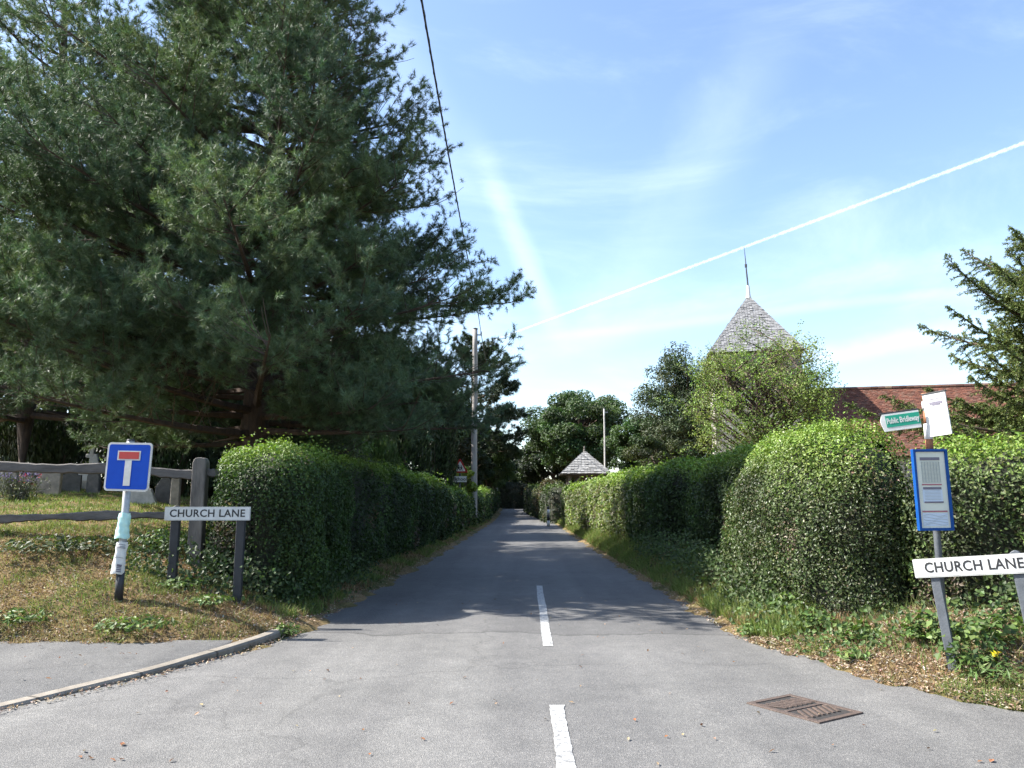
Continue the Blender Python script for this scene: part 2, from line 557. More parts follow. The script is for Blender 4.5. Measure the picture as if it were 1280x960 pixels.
kcol = np.random.default_rng(5).uniform(.84, 1.1, 60)[ks.astype(int)]
kcol = np.where((ks % 1) < .03, .42, kcol)
a.add(VV.reshape(-1, 3), np.stack([i + j, i + k + j, i + k + j + 1, i + j + 1], -1).reshape(-1, 4), np.repeat(kcol, k - 1)[:, None] * [.25, .222, .185])
tag(link('kerb', a.mesh('kerb', M['kerb'])), kind='structure')
a = Acc()
sel = kc[:, 1] < 8.15
inn = (kc + nn * 0.127)[sel]
zz = kz[sel] - .004
rows = []
for p, z in zip(inn, zz):
    yb = np.linspace(0, 1, 8)
    q_ = np.c_[np.full(8, p[0]), p[1] + (8.25 - p[1]) * yb, z + (.098 - z) * yb]
    rows.append(q_)
V = np.concatenate(rows); ni = len(inn)
i = np.arange(ni - 1)[:, None] * 8 + np.arange(7)[None]
a.add(V, np.stack([i, i + 8, i + 9, i + 1], -1).reshape(-1, 4))
tag(link('pavement', a.mesh('pavement', M['asphalt2'])), kind='structure')

# centre line dashes
for y0, y1 in ((8.5, 14.66), (3.2, 6.12)):
    a = Acc(); yy = np.arange(y0, y1 + .01, .06)
    wl = .055 + .004 * np.sin(yy * 2.1) + .003 * rng.standard_normal(len(yy))
    wr = .055 + .004 * np.sin(yy * 1.7 + 1) + .003 * rng.standard_normal(len(yy))
    cx = 0.25 + .004 * (yy - 8)
    V = np.stack([np.c_[cx - wl, yy, np.full(len(yy), .005)], np.c_[cx + wr, yy, np.full(len(yy), .005)]], 1).reshape(-1, 3)
    i = np.arange(len(yy) - 1) * 2
    a.add(V, np.stack([i, i + 1, i + 3, i + 2], -1))
    o = link('road_marking', a.mesh('road_marking', M['paint']))
    tag(o, kind='structure')

# ------------------------------------------------------------------ leaf scatter
def leaf_quads(acc, P, Nrm, L, W, col, jit=0.8, fold=0.18, up=0.0, mi=0):
    n = len(P)
    L = np.broadcast_to(np.asarray(L, float), (n,)) * rng.uniform(.5, 1.35, n)
    W = np.broadcast_to(np.asarray(W, float), (n,)) * rng.uniform(.75, 1.2, n)
    nr = unit(Nrm + rng.normal(0, jit, (n, 3)) + [0, 0, up])
    r = rng.normal(0, 1, (n, 3))
    a_ = unit(np.cross(nr, r)); b_ = np.cross(nr, a_)
    h = (W * .5)[:, None]; l = L[:, None]
    fo = (fold * W)[:, None]
    v0 = P - a_ * l * .5; v2 = P + a_ * l * .5
    v1 = P + b_ * h + nr * fo; v3 = P - b_ * h + nr * fo
    V = np.stack([v0, v1, v2, v3], 1).reshape(-1, 3)
    i = np.arange(n) * 4
    acc.add(V, np.stack([i, i + 1, i + 2, i + 3], -1), col, mi)


def pal(n, cols, w=None, var=0.22):
    cols = np.asarray(cols, float)
    c = cols[rng.choice(len(cols), n, p=None if w is None else np.asarray(w) / np.sum(w))]
    return np.clip(c * (1 + rng.normal(0, var, (n, 1))) * (1 + rng.normal(0, .06, (n, 3))), .004, .9)


def vnoise(P, f, seed):
    r = np.random.default_rng(seed)
    s = 0
    for k in range(7):
        d = unit(r.normal(0, 1, 3)) * f * r.uniform(.6, 1.6)
        s = s + np.sin(P @ d + r.uniform(0, 6.28))
    return s / 3.0


CAMP = np.array([0, 0, EYE])

def hedge(name, path, half, top, label, group, n, leaf=(.05, .028), cols=None, w=None, mat='leaf', endr=1.2, lump=.07, power=3.0, shag=.10, sprig=0.0, seed=1, brown=None, cat='hedge', basez=None, sun_top_amt=1.0):
    """a clipped hedge: swept rounded section with lumpy surface, an inner mass of twigs and a skin of leaves"""
    path = np.asarray(path, float)
    nl, nt_ = 130, 64
    t0 = np.linspace(0, 1, len(path))
    tot = np.sum(np.linalg.norm(np.diff(path, axis=0), axis=1)); ef = min(.45, endr / tot)
    scu = np.linspace(0.0, 1, 28); eu = 1 - (1 - scu**power)**(1 / power)
    t = np.r_[eu[:-1] * ef, np.linspace(ef, 1 - ef, nl - 54), 1 - eu[:-1][::-1] * ef]; nl = len(t)
    C = np.c_[np.interp(t, t0, path[:, 0]), np.interp(t, t0, path[:, 1])]
    half = np.interp(t, np.linspace(0, 1, len(np.atleast_1d(half))), np.atleast_1d(half))
    topz = np.interp(t, np.linspace(0, 1, len(np.atleast_1d(top))), np.atleast_1d(top))
    seg = np.linalg.norm(np.gradient(C, axis=0), axis=1); ln = np.r_[0, np.cumsum(np.linalg.norm(np.diff(C, axis=0), axis=1))]
    Lt = ln[-1]
    e = np.clip(np.minimum(ln, Lt - ln) / endr, 0, 1)
    sc = np.clip(1 - (1 - e)**power, 1e-5, 1)**(1 / power)
    T = unit(np.gradient(C, axis=0)); Nn = np.c_[T[:, 1], -T[:, 0]]
    gz = H(C[:, 0], C[:, 1]) - .05
    th = np.linspace(-PI / 2 - .0, PI * 1.5, nt_, endpoint=False)
    th = np.linspace(-0.5, PI + 0.5, nt_)
    cu = np.sign(np.cos(th)) * np.abs(np.cos(th))**(2 / power)
    su = np.sign(np.sin(th)) * np.abs(np.sin(th))**(2 / power)
    zc = gz + (topz - gz) * .45
    up = (topz - zc)
    lo = (zc - gz)
    off = cu[None] * (half * sc)[:, None]
    zz = np.where(su[None] >= 0, zc[:, None] + su[None] * (up * (0.25 + .75 * sc))[:, None], zc[:, None] + su[None] / .48 * lo[:, None])
    X = C[:, None, 0] + Nn[:, None, 0] * off; Y = C[:, None, 1] + Nn[:, None, 1] * off
    G = np.stack([X, Y, zz], -1)
    du = np.gradient(G, axis=0); dv = np.gradient(G, axis=1)
    nr = unit(np.cross(du, dv))
    cen = np.stack([C[:, 0], C[:, 1], zc], -1)[:, None]
    flip = np.sign(np.sum(nr * (G - cen), -1, keepdims=True)); flip[flip == 0] = 1
    nr = nr * flip
    axis = C - C.mean(0)
    for k_, sg in ((0, -1), (1, -1), (nl - 1, 1), (nl - 2, 1)):
        nr[k_] = [*(T[k_] * sg), 0.05]
    disp = lump * vnoise(G.reshape(-1, 3), 2.2, seed).reshape(G.shape[:2]) + lump * .5 * vnoise(G.reshape(-1, 3), 6, seed + 1).reshape(G.shape[:2])
    G = G + nr * disp[..., None]
    base = Vector((C[:, 0].mean(), C[:, 1].mean(), float(gz.mean())))
    root = thing(name, base, label, cat, group)
    core = Acc(); K = G - nr * (.16 + .04 * vnoise(G.reshape(-1, 3), 9, seed + 2).reshape(G.shape[:2]))[..., None]
    i = np.arange(nl - 1)[:, None] * nt_ + np.arange(nt_ - 1)[None]
    core.add(K.reshape(-1, 3), np.stack([i, i + nt_, i + nt_ + 1, i + 1], -1).reshape(-1, 4))
    part('twigs', core, M['twigs'], root)
    # leaves
    q00, q10, q11, q01 = G[:-1, :-1], G[1:, :-1], G[1:, 1:], G[:-1, 1:]
    area = .5 * np.linalg.norm(np.cross(q11 - q00, q01 - q10), axis=-1)
    mid = (q00 + q11) / 2; nm = nr[:-1, :-1]
    dist = np.linalg.norm(mid - CAMP, axis=-1)
    facing = np.sum(nm * unit(CAMP - mid), -1)
    wgt = area * np.where(facing > -.15, 1, .22) / np.clip(dist, 6, None)**1.2
    pf = (wgt / wgt.sum()).ravel()
    pick = rng.choice(len(pf), n, p=pf)
    a_, b_ = np.unravel_index(pick, area.shape)
    u_, v_ = rng.random((2, n, 1))
    P = (q00[a_, b_] * (1 - u_) + q10[a_, b_] * u_) * (1 - v_) + (q01[a_, b_] * (1 - u_) + q11[a_, b_] * u_) * v_
    nmp = nm[a_, b_]
    dd = np.linalg.norm(P - CAMP, axis=1)
    clump = vnoise(P, 8, seed + 5)
    P = P + nmp * (rng.uniform(-shag * 1.5, shag * .4, n) + shag * .45 * clump)[:, None]
    thin = (vnoise(P, 4.2, seed + 9) + .6 * vnoise(P, 10, seed + 10) > -.75 + .5 * (rng.random(n) < .25)) | (rng.random(n) < .25)   # gaps where the twigs show
    P, nmp, dd = P[thin], nmp[thin], dd[thin]; n = len(P)
    if sprig > 0:
        s = (nmp[:, 2] > .5) & (rng.random(n) < sprig)
        P[s, 2] += rng.exponential(.07, s.sum())
    col = pal(n, cols, w)
    col = col * np.exp(.30 * vnoise(P, 3.1, seed + 20) + .22 * vnoise(P, 9, seed + 21))[:, None]
    tw_ = (vnoise(P, 3.6, seed + 22) > .95) & (rng.random(n) < .55)          # bare twiggy, browned patches
    col[tw_] = pal(tw_.sum(), [(.11, .085, .055), (.085, .065, .042), (.14, .11, .075)])
    sun_top = np.clip((nmp[:, 2] - .35) * 1.8 + .35 * vnoise(P, 2.5, seed + 7), 0, 1)[:, None] * sun_top_amt      # sunlit tops put into the leaf colour as lighter yellow-green
    col = col * (1 - sun_top) + pal(n, [(.19, .27, .045), (.15, .23, .04)], None, .22) * sun_top
    if brown is not None:
        for (bx, by, bz, br) in brown:
            m_ = np.exp(-np.sum((P - [bx, by, bz])**2, 1) / br**2) > rng.random(n)
            col[m_] = pal(m_.sum(), [(.20, .13, .08), (.16, .11, .06), (.24, .17, .12)])
    fs = np.clip(dd / 11, .9, 3.2)
    lv = Acc(); leaf_quads(lv, P, nmp, leaf[0] * fs, leaf[1] * fs, col, .75, .2, .25)
    part('leaves', lv, M[mat], root)
    return root


HG_R = 'clipped hedges along the right of the lane'
HG_L = 'clipped hedges along the left of the lane'
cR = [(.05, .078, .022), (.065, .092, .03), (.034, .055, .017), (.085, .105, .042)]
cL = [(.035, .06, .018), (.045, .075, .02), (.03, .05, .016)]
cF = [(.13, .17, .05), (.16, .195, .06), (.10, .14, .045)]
hedge('hedge', [(4.12, 8.5), (3.92, 9.25), (3.80, 10.3), (3.88, 11.9)], [.74, .88, .92, .9], [2.34, 2.44, 2.46, 2.40], 'big rounded glossy hedge at the right corner beside the bus stop, flecked with brown', HG_R, 62000,
      (.044, .027), cR + [(.12, .11, .06)], [3, 3, 2, 2, .7], 'gloss_leaf', 1.15, .10, 2.5, .13, .16, 3, [(3.95, 8.2, 2.2, .38), (4.4, 8.3, 1.7, .3), (3.2, 8.1, 1.0, .2), (4.6, 8.5, 2.0, .3)])
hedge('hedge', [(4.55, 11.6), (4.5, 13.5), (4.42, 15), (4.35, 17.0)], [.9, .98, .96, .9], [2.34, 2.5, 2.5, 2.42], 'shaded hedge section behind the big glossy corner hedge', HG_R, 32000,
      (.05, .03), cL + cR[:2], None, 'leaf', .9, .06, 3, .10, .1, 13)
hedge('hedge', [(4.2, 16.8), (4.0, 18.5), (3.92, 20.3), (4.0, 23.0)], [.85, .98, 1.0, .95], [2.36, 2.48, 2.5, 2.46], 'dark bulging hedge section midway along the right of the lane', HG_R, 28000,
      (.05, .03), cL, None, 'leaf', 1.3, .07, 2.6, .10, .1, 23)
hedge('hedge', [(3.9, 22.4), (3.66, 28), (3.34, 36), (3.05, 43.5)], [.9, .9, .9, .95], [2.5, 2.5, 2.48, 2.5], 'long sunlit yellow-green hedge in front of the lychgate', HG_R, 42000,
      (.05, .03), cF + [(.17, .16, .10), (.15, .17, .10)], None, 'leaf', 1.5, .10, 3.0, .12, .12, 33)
hedge('hedge', [(2.35, 48.5), (1.9, 58), (1.4, 70), (.8, 84)], [.9], [2.7, 2.9, 3.2, 3.4], 'far dark hedge past the striped bollard on the right of the lane', HG_R, 12000, (.06, .036), [(.022, .036, .014), (.03, .045, .016)], None, 'leaf', 1.5, .1, 3, .12, .1, 43, sun_top_amt=.25)
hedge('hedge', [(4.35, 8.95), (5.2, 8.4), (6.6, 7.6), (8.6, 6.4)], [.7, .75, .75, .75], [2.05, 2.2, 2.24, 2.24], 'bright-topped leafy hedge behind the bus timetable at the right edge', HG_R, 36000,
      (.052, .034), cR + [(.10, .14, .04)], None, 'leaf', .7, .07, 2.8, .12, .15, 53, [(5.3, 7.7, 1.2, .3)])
hedge('hedge', [(-3.35, 56.5), (-3.5, 70), (-3.75, 86), (-4.2, 102)], [.9], [2.6, 2.9, 3.3, 3.6], 'dark unclipped hedge at the far left of the lane under the trees', HG_L, 12000, (.06, .036), cL, None, 'leaf', 1.5, .14, 2.6, .16, .1, 93, sun_top_amt=.2)
hedge('hedge', [(-5.5, 107), (-1.5, 105), (2.0, 104), (6.5, 106)], [1.3], [4.2, 4.4, 4.4, 4.2], 'added hedge closing the lane end, with shade put into its very dark leaves', None, 12000, (.06, .036), [(.016, .026, .01), (.02, .03, .011)], None, 'leaf', 1.5, .2, 2.4, .2, .1, 103, sun_top_amt=0)  # added; very dark leaf colours stand in for shade at the lane's end
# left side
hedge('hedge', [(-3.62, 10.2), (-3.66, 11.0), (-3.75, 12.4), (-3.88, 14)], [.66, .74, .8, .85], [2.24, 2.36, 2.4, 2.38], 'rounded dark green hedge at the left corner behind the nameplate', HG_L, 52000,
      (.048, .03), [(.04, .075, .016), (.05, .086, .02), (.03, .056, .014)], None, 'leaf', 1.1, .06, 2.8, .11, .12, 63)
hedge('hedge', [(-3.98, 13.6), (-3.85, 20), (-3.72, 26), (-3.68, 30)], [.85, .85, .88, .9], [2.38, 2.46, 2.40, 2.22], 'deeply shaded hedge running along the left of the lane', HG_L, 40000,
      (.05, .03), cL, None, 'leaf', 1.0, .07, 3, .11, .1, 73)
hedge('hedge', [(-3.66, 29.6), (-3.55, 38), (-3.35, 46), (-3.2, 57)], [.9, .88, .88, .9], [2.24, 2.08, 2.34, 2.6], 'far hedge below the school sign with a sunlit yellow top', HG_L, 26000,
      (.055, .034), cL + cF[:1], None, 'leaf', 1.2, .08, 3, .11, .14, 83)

# ------------------------------------------------------------------ trees
def bez(p0, p1, p2, n):
    t = np.linspace(0, 1, n)[:, None]
    return (1 - t)**2 * p0 + 2 * t * (1 - t) * p1 + t * t * p2


def pine(name, base, Ht, env, label, zlo=3.2, step=.5, needles=34, nlen=.13, nw=.010, tuft=.16, dens=1.0, cols=None, seed=3, group=None, trunk_r=.30, keep=None, cat='tree', lean=(0, 0), pad=1.55, pthr=-.52):
    global rng
    rng_save = rng; rng = np.random.default_rng(seed)
    base = np.asarray(base, float)
    root = thing(name, Vector(base), label, cat, group)
    tr = Acc(); br = Acc()
    zt = np.linspace(-.15, Ht, 16)
    tp = base + np.c_[lean[0] * (zt / Ht)**1.5 + .10 * np.sin(zt * .5 + seed), lean[1] * (zt / Ht)**1.5 + .10 * np.cos(zt * .43 + seed), zt]
    rad = trunk_r * (1 - .93 * np.clip(zt / Ht, 0, 1))**.8
    rad[0] *= 1.35
    tr.tube(tp, rad, 12)
    part('trunk', tr, M['pinebark'], root, True)
    tpos = []; tdir = []
    z = zlo
    az0 = 0
    while z < Ht - .25:
        nb = rng.integers(4, 6)
        az0 += rng.uniform(.4, 1.2)
        for b in range(nb):
            az = az0 + 2 * PI * b / nb + rng.normal(0, .25)
            zz = z + rng.uniform(-.2, .2)
            Lb = env(zz, az) * rng.uniform(.78, 1.08)
            if Lb < .25: continue
            f = zz / Ht
            d = np.array([math.cos(az), math.sin(az), 0])
            st = np.array([np.interp(zz, zt, tp[:, 0]), np.interp(zz, zt, tp[:, 1]), base[2] + zz])
            rise_ = np.interp(f, [0, .35, .7, 1], [-.02, .10, .32, .9]) + rng.normal(0, .05)
            mid = st + d * Lb * .55 + np.array([0, 0, Lb * (rise_ * .3 - .03)])
            end = st + d * Lb + np.array([rng.normal(0, .3), rng.normal(0, .3), Lb * rise_])
            path = bez(st, mid, end, 9)
            rb = np.linspace(.02 + .014 * Lb, .008, 9)
            if keep is not None and not keep(path[6]): continue
            br.tube(path, rb, 5, caps=False)
            nsub = max(5, int((Lb * .8) / .165 * dens))
            for s_ in np.linspace(.22, 1.0, nsub):
                q_ = s_ * 8; k_ = min(int(q_), 7); p = path[k_] + (path[k_ + 1] - path[k_]) * (q_ - k_)
                side = rng.choice([-1, 1])
                ang = az + side * rng.uniform(.35, 1.2) * (1 if s_ < .97 else .2)
                sl = (.40 + .26 * Lb * (1.08 - s_) + .45 * rng.random()) * (1.0 if Lb > 2 else .7)
                sd = np.array([math.cos(ang), math.sin(ang), rng.uniform(-.12, .75)])
                e2 = p + sd * sl; m2 = p + sd * sl * .5 + [0, 0, -.06 * sl]
                sp = bez(p, m2, e2 + [0, 0, .15 * sl], 5)
                br.tube(sp, np.linspace(.012, .005, 5), 3, caps=False)
                nt_ = max(3, int(sl * .8 / tuft * dens))
                for s2 in np.linspace(.25, 1.0, nt_):
                    q2 = s2 * 4; k2 = min(int(q2), 3); pp = sp[k2] + (sp[k2 + 1] - sp[k2]) * (q2 - k2)
                    for _ in range(5 if s2 < .9 else 7):
                        dr = unit(sd * .5 + rng.normal(0, .7, 3) + [0, 0, .5])
                        ln = rng.uniform(.04, .36)
                        tpos.append(pp + dr * ln); tdir.append(dr)
        z += step * rng.uniform(.8, 1.2)
    part('branches', br, M['pinebark'], root)
    tpos = np.array(tpos); tdir = np.array(tdir)
    # shoots gather in pads with open gaps between them
    fld = vnoise(tpos * [1, 1, 1.6], pad, seed + 40) + .45 * vnoise(tpos, pad * 2.6, seed + 41)
    kp_ = fld > pthr
    tpos = tpos[kp_]; tdir = tdir[kp_]
    hue = np.clip(.5 + .55 * vnoise(tpos, pad * .8, seed + 42), 0, 1)[:, None]
    nT = len(tpos); print('tufts', name, nT)
    # needles
    k = needles
    dirs = unit(np.repeat(tdir, k, 0) * .75 + rng.normal(0, .62, (nT * k, 3)))
    st = np.repeat(tpos, k, 0) - np.repeat(tdir, k, 0) * rng.uniform(0, .12, (nT * k, 1))
    L = nlen * rng.uniform(.75, 1.2, (nT * k, 1))
    sidev = unit(np.cross(dirs, rng.normal(0, 1, dirs.shape)))
    w = nw * .5
    V = np.stack([st - sidev * w, st + sidev * w, st + dirs * L], 1).reshape(-1, 3)
    i = np.arange(nT * k) * 3
    tc = pal(nT, cols[:2], None, .16) * (1 - hue) + pal(nT, cols[2:] if len(cols) > 2 else cols, None, .16) * hue
    C = np.repeat(tc, k, 0) * (1 + rng.normal(0, .12, (nT * k, 1)))
    a_ = Acc(); a_.add(V, np.stack([i, i + 1, i + 2], -1), np.clip(C, .003, 1))
    part('needles', a_, M['needle'], root)
    rng = rng_save
    return root


def ang_diff(a, b):
    return np.abs((a - b + PI) % (2 * PI) - PI)


def env_main(z, az):
    r = np.interp(z, [2.4, 3.2, 4.4, 5.8, 7.2, 8.5, 10.3, 12.5, 14.5, 16.5, 17.5], [3.4, 4.6, 5.3, 5.2, 4.2, 3.3, 3.1, 2.3, 1.9, 1.0, .3])
    front = np.interp(ang_diff(az, -PI / 2 - .22), [0, .5, 1.1], [1, .75, 0])
    left = np.interp(ang_diff(az, PI), [0, .6, 1.2], [1, .7, 0])
    r += front * np.interp(z, [2.4, 4, 6, 8, 9.5, 11], [.5, 1.6, 2.1, 2.1, 1.8, .8]) + left * np.interp(z, [5, 7.5, 10, 14], [0, 1.6, 1.5, .5]) - left * np.interp(z, [2, 4, 5.5, 7], [1.4, 1.2, .8, 0]) + .15 * np.interp(ang_diff(az, -.25), [0, .5, .9], [1, .6, 0]) * np.interp(z, [4, 5.5, 6.4, 7.2], [0, 1, 1, 0])
    return r


gb = lambda x, y: (x, y, float(H(x, y)) - .05)
cP = [(.07, .115, .068), (.085, .135, .072), (.115, .172, .082), (.145, .20, .088)]
pine('pine_tree', gb(-6.0, 17.2), 17.3 - 1.3, lambda z, az: env_main(z + 1.3, az), 'huge blue-green pine overhanging the lane and left hedge', zlo=1.8, cols=cP, seed=4, needles=40, nlen=.115, nw=.0095, tuft=.15, dens=1.12, step=.36, trunk_r=.36)

def env_left(z, az):
    return np.interp(z, [2.4, 4, 6, 9, 12, 15, 17], [4.5, 6.4, 6.8, 6.2, 5.2, 3.2, 1.2])
pine('pine_tree', gb(-15.5, 23.5), 18.5, lambda z, az: env_left(z + 1.5, az), 'second pine at the left edge behind the huge pine, with bare inner branches', zlo=2.2, cols=cP, seed=8, needles=28, nlen=.13, nw=.012, tuft=.18, dens=.85, step=.55, trunk_r=.3)


def broadleaf(name, base, Ht, R, label, n, leaf, cols, clumps=60, trunk_r=.25, zlo=.25, group=None, seed=1, squash=1.0, mat='leaf', cl=(.16, .28), w=None, open_=0.0, cat='tree', stems=1, droop=0.0, power=.5, shoots=0, twigs=0, leaf_jit=1.0):
    """trunk, limbs to every leaf clump and leaves spread through each clump's volume"""
    global rng
    rs = rng; rng = np.random.default_rng(seed)
    base = np.asarray(base, float)
    if Ht > 5: clumps = int(clumps * 2.0); cl = (cl[0] * .72, cl[1] * .80); n = int(n * 1.25)
    root = thing(name, Vector(base), label, cat, group)
    tr = Acc(); lb = Acc(); lv = Acc()
    cz = Ht * (zlo + (1 - zlo) * .5); hz = Ht * (1 - zlo) * .5
    # clump centres: spread through the crown, denser near its skin
    d = unit(rng.normal(0, 1, (clumps, 3))); rr = rng.uniform(.25, 1, clumps)**power
    C = d * rr[:, None] * [R * .82, R * .82, hz * .86]
    prof = np.interp(C[:, 2] / hz, [-1, -.3, .4, 1], [.85, 1.08, 1.0, .8])[:, None]
    C[:, :2] *= prof
    C += base + [0, 0, cz]
    crs = R * rng.uniform(cl[0], cl[1], clumps) * rng.choice([.7, 1, 1.15], clumps)
    tops = []
    for s_ in range(stems):
        off = np.array([0, 0, 0]) if stems == 1 else np.r_[rng.normal(0, trunk_r * 1.6, 2), 0]
        sp = np.array([0, 0, 0]) if stems == 1 else np.r_[rng.normal(0, R * .32, 2), 0]
        th = Ht * (.78 if stems == 1 else rng.uniform(.6, .9))
        z_ = np.linspace(-.2, th, 9)
        P = base + off + np.c_[sp[0] * (z_ / th)**1.2 + .03 * R * np.sin(z_ * .8 + s_), sp[1] * (z_ / th)**1.2 + .03 * R * np.cos(z_ * .7 + s_), z_]
        rd = trunk_r * (1 - .88 * np.clip(z_ / th, 0, 1)) / (1 if stems == 1 else 1.3); rd[0] *= 1.4
        tr.tube(P, rd, 9); tops.append(P)
    for c_, r_ in zip(C, crs):
        P = tops[rng.integers(0, stems)]
        zt = np.clip((c_[2] - base[2]) - .55 * np.linalg.norm(c_[:2] - P[4, :2]) - .05 * Ht, Ht * .12, P[-1, 2] - base[2])
        k_ = np.interp(zt, P[:, 2] - base[2], np.arange(9)); k0 = min(int(k_), 7)
        st = P[k0] + (P[k0 + 1] - P[k0]) * (k_ - k0)
        mid = (st + c_) / 2 + [0, 0, .10 * np.linalg.norm(c_ - st)] + rng.normal(0, .05 * R, 3)
        L_ = np.linalg.norm(c_ - st)
        lb.tube(bez(st, mid, c_, 6), np.linspace(min(trunk_r * .4, .012 + .018 * L_), .006, 6), 5, caps=False)
        for _ in range(twigs):
            t_ = c_ + unit(rng.normal(0, 1, 3)) * r_ * rng.uniform(.7, 1.1)
            lb.tube(bez(mid * .35 + c_ * .65, c_ * .6 + t_ * .4, t_, 4), np.linspace(.009, .003, 4), 3, caps=False)
    part('trunk', tr, M['bark'], root, True)
    part('branches', lb, M['bark'], root)
    for _ in range(shoots):      # long leafy shoots that break the outline
        c_ = C[rng.integers(0, clumps)]
        d_ = unit((c_ - base - [0, 0, cz * .7]) * [1, 1, 1.3] + rng.normal(0, .5, 3) * R * .5 + [0, 0, .6 * R * .3])
        L_ = R * rng.uniform(.2, .48)
        sp_ = bez(c_, c_ + d_ * L_ * .5 + [0, 0, .08 * L_], c_ + d_ * L_, 6)
        lb.tube(sp_, np.linspace(.009, .003, 6), 3, caps=False)
        m_ = int(L_ * 46); t_ = rng.uniform(.1, 1, m_) * 5; k_ = t_.astype(int).clip(0, 4); f_ = (t_ - k_)[:, None]
        Q_ = sp_[k_] * (1 - f_) + sp_[k_ + 1] * f_ + rng.normal(0, leaf[0] * .55, (m_, 3))
        leaf_quads(lv, Q_, rng.normal(0, 1, (m_, 3)) + [0, 0, .5], leaf[0] * .9, leaf[1] * .9, pal(m_, cols, w, .2), .7)
    pr = crs**2; pr = pr / pr.sum()
    ci = rng.choice(clumps, n, p=pr)
    dd = unit(rng.normal(0, 1, (n, 3))); rad = rng.uniform(.15, 1, n)**.45
    sc = np.c_[np.ones(n), np.ones(n), np.full(n, .72 * squash)]
    P = C[ci] + dd * (rad * crs[ci])[:, None] * sc
    P[:, 2] -= droop * rng.random(n) * crs[ci]
    cc = pal(clumps, cols, w, .16)
    col = cc[ci] * (1 + rng.normal(0, .2, (n, 1))) * (1 + rng.normal(0, .05, (n, 3)))
    leaf_quads(lv, P, dd + [0, 0, .4], leaf[0], leaf[1], np.clip(col, .004, .8), leaf_jit * .8)
    part('crown', lv, M[mat], root)
    rng = rs
    return root


cOak = [(.045, .08, .026), (.06, .10, .032), (.038, .066, .022)]
cDark = [(.022, .036, .014), (.028, .045, .016), (.018, .03, .012)]
cLight = [(.085, .125, .03), (.10, .14, .035), (.07, .105, .025)]
cMid = [(.05, .085, .022), (.06, .095, .025), (.042, .07, .02)]

broadleaf('oak_tree', gb(6.2, 86), 13.4, 6.9, 'broad rounded oak behind the lychgate roof', 52000, (.27, .19), cOak, 90, .5, .12, None, 21, cl=(.16, .27))
broadleaf('tree', gb(11.8, 74), 8.6, 4.6, 'low rounded tree right of the thin pale pole beyond the lychgate', 24000, (.23, .16), cOak, 50, .3, .12, None, 22)
broadleaf('tree', gb(-7.2, 60), 9.6, 4.6, 'dark tree behind the tall wooden pole, overhanging the lane', 26000, (.22, .15), cDark + cMid[:1], 60, .3, .15, None, 23)
broadleaf('tree', gb(-3.6, 76), 8.2, 3.9, 'yellowish green tree over the far end of the lane', 20000, (.24, .16), cMid, 45, .3, .18, None, 24)
broadleaf('tree', gb(-8.0, 92), 10.5, 5.5, 'dark tree behind the distant tall pine', 16000, (.34, .24), cDark, 45, .4, .12, None, 25)
broadleaf('tree', gb(3.6, 96), 8.6, 4.8, 'dark leafy tree closing the end of the lane below the oak', 18000, (.34, .24), cDark, 45, .35, .02, None, 26)
broadleaf('tree', gb(-2.0, 124), 9.4, 6.5, 'deeply shaded tree at the very end of the lane', 18000, (.40, .28), cDark, 50, .4, .0, None, 27)
broadleaf('holly_tree', gb(-4.6, 66), 6.4, 2.3, 'low dark holly at the left end of the lane', 16000, (.2, .13), cDark, 40, .2, .0, None, 28)
broadleaf('holly_tree', gb(-5.2, 82), 7.4, 3.0, 'dark holly leaning over the far bend of the lane', 14000, (.24, .16), cDark, 40, .2, .0, None, 29)
broadleaf('holly_tree', gb(-2.4, 108), 7.5, 3.4, 'dark holly standing at the far bend in the lane', 14000, (.26, .18), cDark, 40, .2, .0, None, 30)
broadleaf('tree', gb(-8.5, 104), 11, 5.0, 'added dark tree beyond the far bend, shading the hedge across the lane', 14000, (.34, .24), cDark, 45, .35, .02, None, 36)  # added to block the sun from the hedge closing the lane
pine('pine_tree', gb(-5.0, 72), 14.2, lambda z, az: np.interp(z, [4, 7, 10, 12.5, 14], [4.0, 4.6, 4.4, 3.6, 1.0]), 'distant tall dark pine with flat layered clumps right of the wooden pole', zlo=4.5, step=1.25, pad=.9, needles=20, nlen=.34, nw=.045, tuft=.32, dens=.75, cols=[(.028, .045, .022), (.035, .055, .026)], seed=15, trunk_r=.28)
broadleaf('conifer_tree', gb(13.6, 63), 13.4, 4.9, 'bushy dark conifer beside the left of the church tower', 30000, (.34, .10), [(.04, .06, .024), (.05, .072, .028)], 110, .32, .06, None, 16, cl=(.22, .36), mat='needle', power=.8)
# small open tree before the tower
broadleaf('small_tree', gb(7.95, 25.5), 6.55, 2.9, 'sparse bright green multi-stemmed tree in front of the church tower', 18000, (.085, .05), [(.17, .235, .055), (.145, .21, .05), (.20, .255, .07)], 105, .10, .10, None, 31, cl=(.17, .3), stems=5, power=.42, twigs=9, shoots=80)
broadleaf('conifer_bush', gb(6.9, 40), 4.6, 2.0, 'dark olive bush left of the small tree and behind the hedge', 14000, (.15, .07), [(.035, .05, .016), (.045, .06, .018)], 40, .12, .05, None, 32)

